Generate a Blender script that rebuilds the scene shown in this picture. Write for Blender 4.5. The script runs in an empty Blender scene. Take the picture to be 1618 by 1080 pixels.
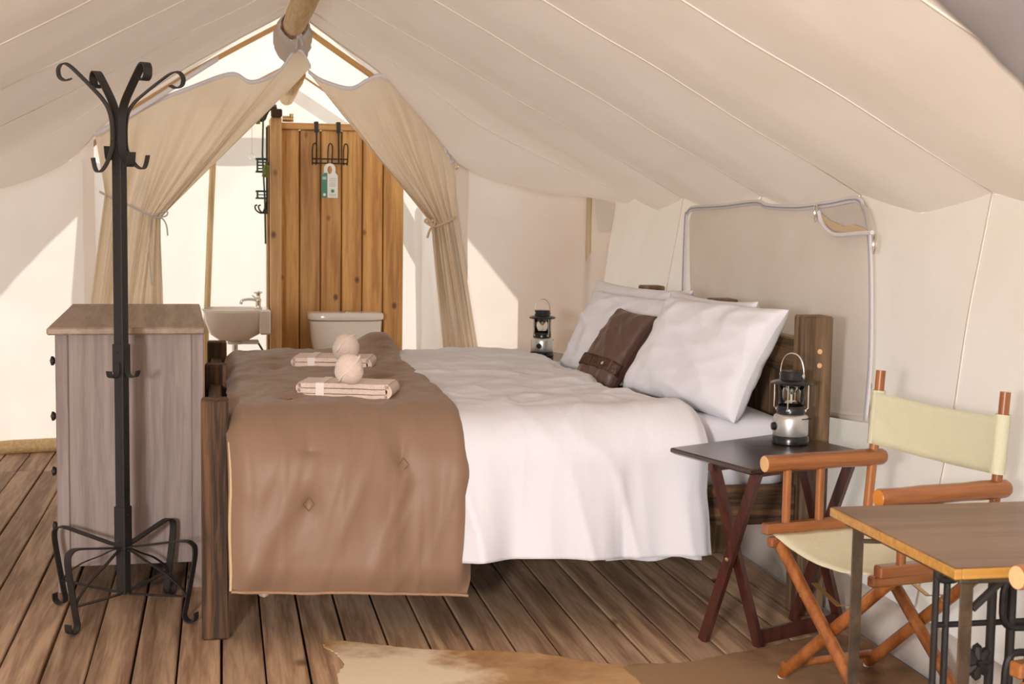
import bpy, math, random
from mathutils import Vector, Matrix, noise, Quaternion
random.seed(7)
PI = math.pi
S = bpy.context.scene
COL = S.collection

# ------------------------------------------------------------ camera
FPX = 2247.0; HC = 1.45
YAW = math.atan((809-350)/FPX); PIT = math.atan((540-332)/FPX); ROLL = .015
_fw = Vector((math.sin(YAW)*math.cos(PIT), math.cos(YAW)*math.cos(PIT), -math.sin(PIT)))
_r = _fw.cross(Vector((0, 0, 1))).normalized(); _u = _r.cross(_fw)
_rt = _r*math.cos(ROLL)+_u*math.sin(ROLL); _up = -_r*math.sin(ROLL)+_u*math.cos(ROLL)
cd = bpy.data.cameras.new('camera'); cam = bpy.data.objects.new('camera', cd); COL.objects.link(cam)
cd.sensor_width = 36; cd.lens = FPX*36/1618; cd.clip_end = 300
cam.matrix_world = Matrix(((_rt.x, _up.x, -_fw.x, 0), (_rt.y, _up.y, -_fw.y, 0), (_rt.z, _up.z, -_fw.z, HC), (0, 0, 0, 1)))
cd.dof.use_dof = True; cd.dof.focus_distance = 5.6; cd.dof.aperture_fstop = 7.1
S.camera = cam

def at(px, py, Y):
    "point of the real world at depth Y along the tent that was measured at a place in the photo"
    r = _fw+_rt*(px-809)/FPX-_up*(py-540)/FPX
    return Vector((0, 0, HC))+r*(Y/r.y)
def atz(px, py, z):
    r = _fw+_rt*(px-809)/FPX-_up*(py-540)/FPX
    return Vector((0, 0, HC))+r*((z-HC)/r.z)

# ------------------------------------------------------------ world, sun, lights, exposure
W = bpy.data.worlds.new('World'); S.world = W; W.use_nodes = True
bg = W.node_tree.nodes['Background']; bg.inputs[0].default_value = (.86, .92, 1, 1); bg.inputs[1].default_value = 1.0
sd = bpy.data.lights.new('sun', 'SUN'); sd.energy = 3.6; sd.angle = math.radians(.8); sd.color = (1, .95, .87)
sun = bpy.data.objects.new('sun', sd); COL.objects.link(sun)
SUND = Vector((-.10, -1, -1.1)).normalized()
sun.rotation_euler = SUND.to_track_quat('-Z', 'Y').to_euler(); sun.location = (0, 14, 8)
def area(name, loc, aim, size, size_y, energy, color):
    l = bpy.data.lights.new(name, 'AREA'); l.shape = 'RECTANGLE'; l.size = size; l.size_y = size_y; l.energy = energy; l.color = color
    o = bpy.data.objects.new(name, l); COL.objects.link(o); o.location = loc
    o.rotation_euler = (Vector(aim)-Vector(loc)).to_track_quat('-Z', 'Y').to_euler(); return o
# unseen flash lamp behind and left of the camera, inferred from crisp shadows
area('flash_softbox', (-1.12, -.5, 1.50), (.9, 5.5, 1.0), .36, .34, 118, (1, .965, .95))
S.view_settings.view_transform = 'Standard'; S.view_settings.look = 'None'
S.view_settings.exposure = 0.67; S.view_settings.gamma = 1; S.view_settings.use_curve_mapping = False

# ------------------------------------------------------------ materials
def newmat(name):
    m = bpy.data.materials.new(name); m.use_nodes = True
    nt = m.node_tree; b = nt.nodes['Principled BSDF']; return m, nt, b
def mat(name, col, rough=.5, metal=0, bump=0, bscale=60, spec=.5, var=0, vscale=6, sheen=0):
    m, nt, b = newmat(name); b.inputs['Base Color'].default_value = (*col, 1); b.inputs['Roughness'].default_value = rough
    b.inputs['Metallic'].default_value = metal; b.inputs['Specular IOR Level'].default_value = spec
    if sheen: b.inputs['Sheen Weight'].default_value = sheen
    if bump or var:
        tc = nt.nodes.new('ShaderNodeTexCoord')
    if bump:
        n = nt.nodes.new('ShaderNodeTexNoise'); n.inputs['Scale'].default_value = bscale; n.inputs['Detail'].default_value = 4
        nt.links.new(tc.outputs['Object'], n.inputs['Vector'])
        bp = nt.nodes.new('ShaderNodeBump'); bp.inputs['Strength'].default_value = bump; bp.inputs['Distance'].default_value = .01
        nt.links.new(n.outputs[0], bp.inputs['Height']); nt.links.new(bp.outputs[0], b.inputs['Normal'])
    if var:
        n = nt.nodes.new('ShaderNodeTexNoise'); n.inputs['Scale'].default_value = vscale; n.inputs['Detail'].default_value = 5
        nt.links.new(tc.outputs['Object'], n.inputs['Vector'])
        r = nt.nodes.new('ShaderNodeValToRGB'); r.color_ramp.elements[0].position = .3; r.color_ramp.elements[1].position = .7
        r.color_ramp.elements[0].color = (*[c*(1-var) for c in col], 1); r.color_ramp.elements[1].color = (*[min(1, c*(1+var)) for c in col], 1)
        nt.links.new(n.outputs[0], r.inputs[0]); nt.links.new(r.outputs[0], b.inputs['Base Color'])
    return m
def wood(name, dark, light, axis=1, scale=18, rough=.55, knots=0, rings=True, objvar=.25, bump=.25, coat=0, wear=None, stretch=.06):
    m, nt, b = newmat(name); N = nt.nodes.new; L = nt.links.new
    tc = N('ShaderNodeTexCoord'); mp = N('ShaderNodeMapping'); oi = N('ShaderNodeObjectInfo')
    sc = [1, 1, 1]; sc[axis] = stretch; mp.inputs['Scale'].default_value = sc
    L(tc.outputs['Object'], mp.inputs['Vector'])
    cmb = N('ShaderNodeCombineXYZ'); mul = N('ShaderNodeMath'); mul.operation = 'MULTIPLY'; mul.inputs[1].default_value = 37
    L(oi.outputs['Random'], mul.inputs[0])
    for i in range(3): L(mul.outputs[0], cmb.inputs[i])
    L(cmb.outputs[0], mp.inputs['Location'])
    n1 = N('ShaderNodeTexNoise'); n1.inputs['Scale'].default_value = scale*4; n1.inputs['Detail'].default_value = 6; n1.inputs['Distortion'].default_value = .6
    L(mp.outputs[0], n1.inputs['Vector'])
    src = n1.outputs[0]
    if rings:
        wv = N('ShaderNodeTexNoise'); wv.inputs['Scale'].default_value = scale*.35; wv.inputs['Detail'].default_value = 1
        L(mp.outputs[0], wv.inputs['Vector'])
        m1 = N('ShaderNodeMath'); m1.operation = 'MULTIPLY'; m1.inputs[1].default_value = 28; L(wv.outputs[0], m1.inputs[0])
        m2 = N('ShaderNodeMath'); m2.operation = 'SINE'; L(m1.outputs[0], m2.inputs[0])
        m3 = N('ShaderNodeMath'); m3.operation = 'MULTIPLY_ADD'; m3.inputs[1].default_value = .16; L(m2.outputs[0], m3.inputs[0]); L(n1.outputs[0], m3.inputs[2])
        src = m3.outputs[0]
    rp = N('ShaderNodeValToRGB'); rp.color_ramp.elements[0].position = .28; rp.color_ramp.elements[1].position = .72
    rp.color_ramp.elements[0].color = (*dark, 1); rp.color_ramp.elements[1].color = (*light, 1); L(src, rp.inputs[0])
    colr = rp.outputs[0]
    if knots:
        mk = N('ShaderNodeMapping'); s2 = [1, 1, 1]; s2[axis] = .7; mk.inputs['Scale'].default_value = s2; L(tc.outputs['Object'], mk.inputs['Vector']); L(cmb.outputs[0], mk.inputs['Location'])
        vo = N('ShaderNodeTexVoronoi'); vo.inputs['Scale'].default_value = knots; L(mk.outputs[0], vo.inputs['Vector'])
        kr = N('ShaderNodeValToRGB'); kr.color_ramp.elements[0].position = .05; kr.color_ramp.elements[1].position = .12
        kr.color_ramp.elements[0].color = (0, 0, 0, 1); kr.color_ramp.elements[1].color = (1, 1, 1, 1); L(vo.outputs['Distance'], kr.inputs[0])
        mx = N('ShaderNodeMixRGB'); mx.blend_type = 'MIX'; mx.inputs[1].default_value = (dark[0]*.35, dark[1]*.28, dark[2]*.25, 1); L(kr.outputs[0], mx.inputs[0]); L(colr, mx.inputs[2]); colr = mx.outputs[0]
    if wear:
        nw = N('ShaderNodeTexNoise'); nw.inputs['Scale'].default_value = 9; nw.inputs['Detail'].default_value = 8; nw.inputs['Roughness'].default_value = .75; L(mp.outputs[0], nw.inputs['Vector'])
        wr = N('ShaderNodeValToRGB'); wr.color_ramp.elements[0].position = .6; wr.color_ramp.elements[1].position = .72; wr.color_ramp.elements[0].color = (0, 0, 0, 1); L(nw.outputs[0], wr.inputs[0])
        mx = N('ShaderNodeMixRGB'); L(wr.outputs[0], mx.inputs[0]); L(colr, mx.inputs[1]); mx.inputs[2].default_value = (*wear, 1); colr = mx.outputs[0]
    if objvar:
        hs = N('ShaderNodeHueSaturation'); mr = N('ShaderNodeMapRange'); mr.inputs[3].default_value = 1-objvar; mr.inputs[4].default_value = 1+objvar
        L(oi.outputs['Random'], mr.inputs[0]); L(mr.outputs[0], hs.inputs['Value']); L(colr, hs.inputs['Color']); colr = hs.outputs[0]
    L(colr, b.inputs['Base Color']); b.inputs['Roughness'].default_value = rough
    if coat: b.inputs['Coat Weight'].default_value = coat; b.inputs['Coat Roughness'].default_value = .2
    if bump:
        bp = N('ShaderNodeBump'); bp.inputs['Strength'].default_value = bump; bp.inputs['Distance'].default_value = .004
        L(src, bp.inputs['Height']); L(bp.outputs[0], b.inputs['Normal'])
    return m
def canvas(name, col, trans, fac=.35, wr=.25, wscale=3):
    "woven tent canvas that lets part of the light through"
    m, nt, b = newmat(name); N = nt.nodes.new; L = nt.links.new
    nt.nodes.remove(b); out = nt.nodes['Material Output']
    d = N('ShaderNodeBsdfDiffuse'); t = N('ShaderNodeBsdfTranslucent'); mx = N('ShaderNodeMixShader'); mx.inputs[0].default_value = fac
    d.inputs[0].default_value = (*col, 1); t.inputs[0].default_value = (*trans, 1)
    tc = N('ShaderNodeTexCoord'); n = N('ShaderNodeTexNoise'); n.inputs['Scale'].default_value = wscale; n.inputs['Detail'].default_value = 5
    L(tc.outputs['Object'], n.inputs['Vector'])
    n2 = N('ShaderNodeTexNoise'); n2.inputs['Scale'].default_value = 260; L(tc.outputs['Object'], n2.inputs['Vector'])
    ad = N('ShaderNodeMath'); ad.operation = 'MULTIPLY_ADD'; ad.inputs[1].default_value = .05; L(n2.outputs[0], ad.inputs[0]); L(n.outputs[0], ad.inputs[2])
    bp = N('ShaderNodeBump'); bp.inputs['Strength'].default_value = wr; bp.inputs['Distance'].default_value = .04
    L(ad.outputs[0], bp.inputs['Height']); L(bp.outputs[0], d.inputs['Normal'])
    r = N('ShaderNodeValToRGB'); r.color_ramp.elements[0].position = .3; r.color_ramp.elements[1].position = .65
    r.color_ramp.elements[0].color = (col[0]*.93, col[1]*.91, col[2]*.88, 1); r.color_ramp.elements[1].color = (*col, 1); L(n.outputs[0], r.inputs[0]); L(r.outputs[0], d.inputs[0])
    L(d.outputs[0], mx.inputs[1]); L(t.outputs[0], mx.inputs[2]); L(mx.outputs[0], out.inputs[0]); return m
def glassmat(name):
    m, nt, b = newmat(name); nt.nodes.remove(b); out = nt.nodes['Material Output']
    g = nt.nodes.new('ShaderNodeBsdfGlossy'); g.inputs['Roughness'].default_value = .03
    t = nt.nodes.new('ShaderNodeBsdfTransparent'); t.inputs[0].default_value = (.97, .98, .97, 1)
    f = nt.nodes.new('ShaderNodeFresnel'); f.inputs[0].default_value = 1.45
    mx = nt.nodes.new('ShaderNodeMixShader'); nt.links.new(f.outputs[0], mx.inputs[0]); nt.links.new(t.outputs[0], mx.inputs[1]); nt.links.new(g.outputs[0], mx.inputs[2]); nt.links.new(mx.outputs[0], out.inputs[0]); return m
def striped_cotton():
    m, nt, b = newmat('white striped cotton'); N = nt.nodes.new; L = nt.links.new
    tc = N('ShaderNodeTexCoord'); b.inputs['Base Color'].default_value = (.77, .765, .81, 1)
    b.inputs['Roughness'].default_value = .75; b.inputs['Specular IOR Level'].default_value = .2
    n = N('ShaderNodeTexNoise'); n.inputs['Scale'].default_value = 9; n.inputs['Detail'].default_value = 5; L(tc.outputs['Object'], n.inputs['Vector'])
    bp = N('ShaderNodeBump'); bp.inputs['Strength'].default_value = .25; bp.inputs['Distance'].default_value = .02; L(n.outputs[0], bp.inputs['Height']); L(bp.outputs[0], b.inputs['Normal']); return m
def hidemat(name, a, c, white, spot, rad_):
    m, nt, b = newmat(name); N = nt.nodes.new; L = nt.links.new
    tc = N('ShaderNodeTexCoord'); n = N('ShaderNodeTexNoise'); n.inputs['Scale'].default_value = 4.5; n.inputs['Detail'].default_value = 9; n.inputs['Roughness'].default_value = .68; L(tc.outputs['Object'], n.inputs['Vector'])
    r = N('ShaderNodeValToRGB'); e = r.color_ramp.elements; e[0].position = .36; e[1].position = .62; e[0].color = (*a, 1); e[1].color = (*c, 1); L(n.outputs[0], r.inputs[0])
    # one pale patch of the coat
    d = N('ShaderNodeVectorMath'); d.operation = 'DISTANCE'; d.inputs[1].default_value = spot; L(tc.outputs['Object'], d.inputs[0])
    ad = N('ShaderNodeMath'); ad.operation = 'MULTIPLY_ADD'; ad.inputs[1].default_value = -.55; L(n.outputs[0], ad.inputs[0]); L(d.outputs['Value'], ad.inputs[2])
    pr = N('ShaderNodeValToRGB'); pr.color_ramp.elements[0].position = 0; pr.color_ramp.elements[1].position = rad_; pr.color_ramp.elements[0].color = (1, 1, 1, 1); pr.color_ramp.elements[1].color = (0, 0, 0, 1); L(ad.outputs[0], pr.inputs[0])
    mx = N('ShaderNodeMixRGB'); L(pr.outputs[0], mx.inputs[0]); L(r.outputs[0], mx.inputs[1]); mx.inputs[2].default_value = (*white, 1); L(mx.outputs[0], b.inputs['Base Color'])
    f = N('ShaderNodeTexNoise'); f.inputs['Scale'].default_value = 320; f.inputs['Detail'].default_value = 3; L(tc.outputs['Object'], f.inputs['Vector'])
    bp = N('ShaderNodeBump'); bp.inputs['Strength'].default_value = .35; bp.inputs['Distance'].default_value = .004; L(f.outputs[0], bp.inputs['Height']); L(bp.outputs[0], b.inputs['Normal'])
    b.inputs['Roughness'].default_value = .85; return m

CANV = canvas('cream canvas wall', (.85, .785, .74), (.91, .84, .785), .38)
CANVR = canvas('cream canvas roof', (.77, .70, .65), (.84, .74, .64), .28)
CANVC = canvas('beige curtain cotton', (.85, .77, .65), (.95, .82, .63), .46, .15, 8)
CANVB = canvas('white canvas', (.84, .80, .76), (.90, .84, .78), .38)
TANC = canvas('tan sunlit rafter band', (.76, .58, .34), (.85, .62, .34), .42)
FLYM = canvas('outer fly canvas', (.8, .77, .73), (.85, .81, .77), .42)
MESHM = canvas('window blind canvas', (.86, .80, .75), (.86, .80, .74), .30)
WEB = mat('pale webbing', (.80, .76, .78), .8)
SEAM = mat('pale stitch light', (.92, .86, .78), .8)  # pale colour imitates daylight through the stitch pinholes
PLANK = wood('deck plank', (.26, .148, .084), (.55, .365, .23), 1, 16, .62, 3.0, True, .16, .35)
SUBF = mat('dark gap under the deck', (.03, .02, .015), .9)
GROUND = mat('dry ground', (.30, .27, .18), .95, 0, .4, 20, var=.2, vscale=2)
LOG = wood('peeled log', (.50, .32, .13), (.72, .53, .28), 1, 14, .6, 4, False, .1, .3)
LOGZ = wood('peeled log upright', (.50, .34, .16), (.74, .56, .32), 2, 14, .6, 4, False, .1, .3)
PINE = wood('honey pine plank', (.42, .19, .045), (.68, .375, .115), 2, 13, .5, 5.5, True, .12, .2)
PINEL = wood('pale pine post', (.48, .27, .10), (.68, .42, .19), 2, 13, .5, 5, True, .05, .2)
BEAMZ = wood('dark stained beam upright', (.035, .018, .008), (.15, .075, .032), 2, 22, .8, 3, True, .1, .5, 0, (.30, .17, .07))
BEAMX = wood('dark stained beam lengthwise', (.035, .018, .008), (.17, .085, .035), 0, 22, .8, 3, True, .1, .5, 0, (.30, .17, .07))
BEAMY = wood('dark stained beam crosswise', (.035, .018, .008), (.15, .075, .032), 1, 22, .8, 3, True, .1, .5, 0, (.30, .17, .07))
HEADZ = wood('brown stained headboard', (.085, .048, .022), (.24, .145, .075), 2, 20, .55, 3, True, .1, .5)
GREYZ = wood('grey washed pine', (.235, .175, .155), (.335, .262, .232), 2, 20, .6, 3, True, .05, .2)
GREYY = wood('grey washed pine top', (.27, .185, .125), (.40, .285, .20), 1, 14, .5, 2, True, .03, .15)
IRON = mat('black wrought iron', (.030, .026, .023), .5, .3, .15, 90)
TRAY = wood('dark espresso table top', (.030, .014, .010), (.055, .027, .018), 0, 26, .28, 0, True, 0, .1, .3)
TRAYL = wood('mahogany table leg', (.050, .013, .010), (.085, .025, .018), 2, 26, .35, 0, True, .05, .1, .2)
BAMB = wood('varnished chair wood', (.24, .070, .016), (.40, .14, .035), 2, 18, .3, 0, True, .12, .1, .5)
BAMBX = wood('varnished chair arm', (.21, .058, .015), (.38, .135, .035), 0, 18, .28, 0, True, .08, .1, .5)
ENDG = mat('pale cut end grain', (.72, .46, .22), .6, 0, .1, 80)
CHCV = mat('pale olive chair canvas', (.66, .64, .46), .85, 0, .25, 220)
CHSEAT = mat('cream chair canvas', (.74, .69, .50), .85, 0, .25, 220)
BRASS = mat('aged brass', (.62, .44, .2), .35, .9)
CHROME = mat('chrome', (.82, .80, .76), .16, 1)
SILVER = mat('satin silver paint', (.62, .61, .60), .32, .75)
BLACKP = mat('black plastic', (.012, .012, .013), .22)
CERAM = mat('white ceramic', (.80, .74, .68), .12, 0)
GLASS = glassmat('clear glass')
WHITE = striped_cotton()
PILW = mat('white pillow cotton', (.79, .785, .835), .8, 0, .3, 14, .2)
SHEETM = mat('white sheet cotton', (.77, .765, .82), .8, 0, .2, 12, .2)
BROWN = mat('brown satin comforter', (.262, .160, .102), .5, 0, .10, 14, .3, sheen=.08)
BROWNP = mat('beige comforter lining', (.62, .47, .38), .7, 0, .2, 20)
CUSH = mat('chocolate satin', (.105, .055, .042), .34, 0, .35, 30, .6)
CUSHB = mat('dark brown ruffle', (.075, .035, .018), .5, 0, .6, 80, .5)
TOWEL = mat('peach terry towel', (.90, .70, .59), .95, 0, .8, 240, .1, sheen=.5)
TOWELB = mat('pale towel band', (.88, .78, .72), .9, 0, .3, 200, .1)
TTOP = wood('walnut veneer table top', (.155, .075, .038), (.25, .135, .072), 0, 10, .4, 0, True, 0, .08, .15)
TEDGE = wood('ochre worn table edge', (.38, .18, .03), (.60, .32, .07), 0, 16, .4, 0, False, 0, .1, .2)
IRONB = mat('aged brown iron', (.115, .080, .052), .5, .55, .3, 60, var=.3, vscale=14)
HIDEA = hidemat('tan cowhide', (.38, .19, .075), (.58, .35, .165), (.82, .68, .50), (.42, 4.22, 0), .16)
HIDEB = hidemat('brown cowhide', (.15, .072, .028), (.30, .165, .075), (.34, .20, .10), (1.45, 4.0, 0), .2)
GREENW = mat('dark green wire', (.02, .06, .045), .4, .2)
OLIVEB = mat('olive glass bottle', (.12, .15, .01), .12)
TAGW = mat('white card', (.85, .85, .82), .6)
TAGG = mat('green card print', (.07, .27, .20), .6)
TAGT = mat('grey print', (.5, .54, .5), .7)
ROPE = mat('pale grey rope', (.60, .55, .53), .9, 0, .6, 200)
FLAPM = mat('grey rolled flap', (.10, .085, .08), .9, 0, .2, 8)
KHAKI = mat('tan lining tape', (.62, .47, .29), .8)

# ------------------------------------------------------------ mesh helpers
class MB:
    def __init__(s): s.v = []; s.f = []; s.mi = []
    def add(s, vs, fs, mi=0):
        o = len(s.v); s.v += [Vector(p) for p in vs]
        for f in fs: s.f.append([i+o for i in f]); s.mi.append(mi)
        return s
    def box(s, lo, hi, b=0, M=None, mi=0):
        "box with chamfered edges"
        x0, y0, z0 = lo; x1, y1, z1 = hi
        if x0 > x1: x0, x1 = x1, x0
        if y0 > y1: y0, y1 = y1, y0
        if z0 > z1: z0, z1 = z1, z0
        if b <= 0:
            vs = [(x, y, z) for x in (x0, x1) for y in (y0, y1) for z in (z0, z1)]
            fs = [(0, 1, 3, 2), (4, 6, 7, 5), (0, 4, 5, 1), (2, 3, 7, 6), (0, 2, 6, 4), (1, 5, 7, 3)]
        else:
            b = min(b, (x1-x0)*.45, (y1-y0)*.45, (z1-z0)*.45)
            vs = []; idx = {}
            for i, x in enumerate((x0, x1)):
                for j, y in enumerate((y0, y1)):
                    for k, z in enumerate((z0, z1)):
                        sx, sy, sz = (1 if i == 0 else -1), (1 if j == 0 else -1), (1 if k == 0 else -1)
                        for a in range(3):
                            p = [x+sx*b, y+sy*b, z+sz*b]; p[a] = (x, y, z)[a]
                            idx[(i, j, k, a)] = len(vs); vs.append(p)
            I = lambda i, j, k, a: idx[(i, j, k, a)]
            fs = []
            for a in range(3):
                o1, o2 = [(1, 2), (2, 0), (0, 1)][a]
                for e in (0, 1):
                    q = []
                    for (m, n) in ((0, 0), (1, 0), (1, 1), (0, 1)):
                        c = [0, 0, 0]; c[a] = e; c[o1] = m; c[o2] = n; q.append(I(*c, a))
                    fs.append(q if e else q[::-1])
            for a in range(3):
                o1, o2 = [(1, 2), (2, 0), (0, 1)][a]
                for m in (0, 1):
                    for n in (0, 1):
                        c0 = [0, 0, 0]; c0[o1] = m; c0[o2] = n; c1 = c0[:]; c1[a] = 1
                        q = [I(*c0, o1), I(*c1, o1), I(*c1, o2), I(*c0, o2)]
                        fs.append(q if m != n else q[::-1])
            for i in (0, 1):
                for j in (0, 1):
                    for k in (0, 1):
                        q = [I(i, j, k, 0), I(i, j, k, 1), I(i, j, k, 2)]
                        fs.append(q if (i+j+k) % 2 else q[::-1])
        if M: vs = [M @ Vector(v) for v in vs]
        return s.add(vs, fs, mi)
    def tube(s, pts, r, n=10, caps=True, mi=0, closed=False):
        P = [Vector(p) for p in pts]; R = r if isinstance(r, (list, tuple)) else [r]*len(P)
        rings = []; up = None
        for i, p in enumerate(P):
            if closed: t = (P[(i+1) % len(P)]-P[i-1]).normalized()
            else: t = (P[min(i+1, len(P)-1)]-P[max(i-1, 0)]).normalized()
            if up is None:
                up = t.orthogonal().normalized()
            else:
                up = (up-t*up.dot(t)); up = up.normalized() if up.length > 1e-6 else t.orthogonal().normalized()
            w = t.cross(up); rings.append([p+(up*math.cos(a)+w*math.sin(a))*R[i] for a in [2*PI*k/n for k in range(n)]])
        vs = [v for g in rings for v in g]; fs = []
        m = len(P)
        for i in range(m if closed else m-1):
            j = (i+1) % m
            for k in range(n): fs.append((i*n+k, i*n+(k+1) % n, j*n+(k+1) % n, j*n+k))
        if caps and not closed: fs += [tuple(range(n))[::-1], tuple((m-1)*n+k for k in range(n))]
        return s.add(vs, fs, mi)
    def ribbon(s, pts, wdir, w, t, mi=0):
        "flat bar bent along a path: width along wdir, thickness t"
        P = [Vector(p) for p in pts]; wd = Vector(wdir).normalized(); vs = []; fs = []
        for i, p in enumerate(P):
            tg = (P[min(i+1, len(P)-1)]-P[max(i-1, 0)]).normalized(); nn = tg.cross(wd).normalized()
            for a, b in ((-1, -1), (1, -1), (1, 1), (-1, 1)): vs.append(p+wd*(a*w/2)+nn*(b*t/2))
        for i in range(len(P)-1):
            for k in range(4): fs.append((i*4+k, i*4+(k+1) % 4, i*4+4+(k+1) % 4, i*4+4+k))
        m = len(P)-1; fs += [(3, 2, 1, 0), (m*4, m*4+1, m*4+2, m*4+3)]
        return s.add(vs, fs, mi)
    def lathe(s, prof, n=24, c=(0, 0, 0), mi=0, M=None):
        vs = []; fs = []; c = Vector(c)
        for (r, z) in prof:
            for k in range(n): a = 2*PI*k/n; vs.append(c+Vector((r*math.cos(a), r*math.sin(a), z)))
        for i in range(len(prof)-1):
            for k in range(n): fs.append((i*n+k, i*n+(k+1) % n, (i+1)*n+(k+1) % n, (i+1)*n+k))
        if prof[0][0] > 1e-5: fs.append(tuple(range(n))[::-1])
        if prof[-1][0] > 1e-5: fs.append(tuple((len(prof)-1)*n+k for k in range(n)))
        if M: vs = [M @ v for v in vs]
        return s.add(vs, fs, mi)
    def prism(s, poly, z0, z1, mi=0, M=None):
        n = len(poly); vs = [Vector((*p, z0)) for p in poly]+[Vector((*p, z1)) for p in poly]
        fs = [tuple(range(n))[::-1], tuple(range(n, 2*n))]+[(k, (k+1) % n, n+(k+1) % n, n+k) for k in range(n)]
        if M: vs = [M @ v for v in vs]
        return s.add(vs, fs, mi)
    def grid(s, g, mi=0, close_u=False):
        "g: rows of points"
        nu = len(g); nv = len(g[0]); fs = []
        for i in range(nu if close_u else nu-1):
            for j in range(nv-1):
                a = i; b = (i+1) % nu
                fs.append((a*nv+j, a*nv+j+1, b*nv+j+1, b*nv+j))
        return s.add([p for r in g for p in r], fs, mi)
    def build(s, name, mats, parent=None, smooth=None, solid=0, sub=0, offset=0):
        me = bpy.data.meshes.new(name); me.from_pydata([tuple(v) for v in s.v], [], s.f)
        for m in (mats if isinstance(mats, (list, tuple)) else [mats]): me.materials.append(m)
        for p, i in zip(me.polygons, s.mi): p.material_index = i
        if smooth == 'all': me.polygons.foreach_set('use_smooth', [True]*len(me.polygons))
        me.update()
        o = bpy.data.objects.new(name, me); COL.objects.link(o)
        if smooth == 'auto':
            me.polygons.foreach_set('use_smooth', [True]*len(me.polygons)); me.set_sharp_from_angle(angle=math.radians(38))
        if solid:
            md = o.modifiers.new('thickness', 'SOLIDIFY'); md.thickness = solid; md.offset = offset
        if sub:
            md = o.modifiers.new('smooth', 'SUBSURF'); md.levels = sub; md.render_levels = sub
        if parent: o.parent = parent
        return o
def tag(o, label, cat, group=None):
    o['label'] = label; o['category'] = cat
    if group: o['group'] = group
    return o
def thing(name, label, cat, loc=(0, 0, 0), rz=0, group=None):
    o = bpy.data.objects.new(name, None); COL.objects.link(o); o.location = loc; o.rotation_euler = (0, 0, rz); o.empty_display_size = .1
    return tag(o, label, cat, group)
def struct(o): o['kind'] = 'structure'; return o
def copy_tree(o, parent=None):
    c = o.copy(); COL.objects.link(c); c.parent = parent
    for ch in list(o.children): copy_tree(ch, c)
    return c
def rg(x, y, z=0): return (1-abs(noise.noise(Vector((x, y, z)))))**4
def nz(x, y, z=0): return noise.noise(Vector((x, y, z)))
def arc(cx, cz, r, a0, a1, n=8): return [(cx+r*math.cos(a0+(a1-a0)*i/n), cz+r*math.sin(a0+(a1-a0)*i/n)) for i in range(n+1)]
def lerp(a, b, t): return a+(b-a)*t
def interp(tab, t):
    for (a, x), (b, y) in zip(tab, tab[1:]):
        if t <= b: return lerp(x, y, (t-a)/(b-a) if b > a else 0)
    return tab[-1][1]
def sstep(a, b, x): t = max(0, min(1, (x-a)/(b-a))); return t*t*(3-2*t)
def catmull(P, n=6):
    P = [Vector(p) for p in P]; out = []
    for i in range(len(P)-1):
        p0, p1, p2, p3 = P[max(i-1, 0)], P[i], P[i+1], P[min(i+2, len(P)-1)]
        for k in range(n):
            t = k/n; out.append(.5*((2*p1)+(p2-p0)*t+(2*p0-5*p1+4*p2-p3)*t*t+(3*p1-p0-3*p2+p3)*t**3))
    out.append(P[-1]); return out

# ------------------------------------------------------------ the tent
RX, RZ, SL, HW = .42, 2.62, .535, 2.03          # ridge x and z, slope, half width
GY = 8.75                                        # gable wall
SEAMS = [1.1, 2.15, 3.2, 4.23, 5.2, 6.25, 7.4, 8.35]
EZ = RZ-SL*HW
SAGR = [(0, 0), (.26, .07), (.4, .25), (.49, .36), (.62, .32), (.77, .22), (.9, .1), (1, 0)]
SAGL = [(0, 0), (.3, .02), (.5, .07), (.57, .15), (.63, .22), (.72, .23), (.83, .19), (.93, .08), (1, 0)]
def roofz(t, side, Y):
    z = RZ-SL*HW*t
    z -= (SAGR if side > 0 else SAGL) and interp(SAGR if side > 0 else SAGL, t)*sstep(8.05, GY, Y)**1.4
    d = min(abs(Y-s) for s in SEAMS+[GY, -.4])
    z -= .075*min(1, d/.5)**.8*(t**3) + .018*min(1, d/.5)*math.sin(PI*t)
    z += .012*nz(t*6, Y*1.3, side)*math.sin(PI*t)
    return z
def roof(side, name):
    m = MB(); g = []
    NY = 150; NT = 26
    for i in range(NY+1):
        Y = -.4+(GY+.02+.4)*i/NY
        g.append([Vector((RX+side*HW*j/NT, Y, roofz(j/NT, side, Y))) for j in range(NT+1)])
    m.grid(g); return m.build(name, CANVR, None, 'all')
ground = struct(MB().grid([[(-40, -30, -.25), (-40, 45, -.25)], [(40, -30, -.25), (40, 45, -.25)]]).build('ground', GROUND))
ceil_r = struct(roof(1, 'ceiling')); ceil_l = struct(roof(-1, 'ceiling'))
for side, par in ((1, ceil_r), (-1, ceil_l)):
    for Y in SEAMS[1:]:
        m = MB(); pts = [Vector((RX+side*HW*j/30, Y, roofz(j/30, side, Y)-.004)) for j in range(1, 31)]
        m.ribbon(pts, (0, 1, 0), .012, .004); m.build('seam', SEAM, par, 'all')
def wallx(z, side): return RX+side*(HW-.235*(1-max(0, z)/EZ))
def eavez(Y, side): return roofz(1, side, Y)
def wallp(Y, z, side, ez):
    return wallx(z, side)+side*(.02*nz(Y*1.1, z*1.6, 3)+.010*nz(Y*4, z*1.2, 9))*math.sin(PI*min(1, z/ez))-side*(HW-.235*(1-ez/EZ)-HW)*(sstep(.8, 1, z/ez))
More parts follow.
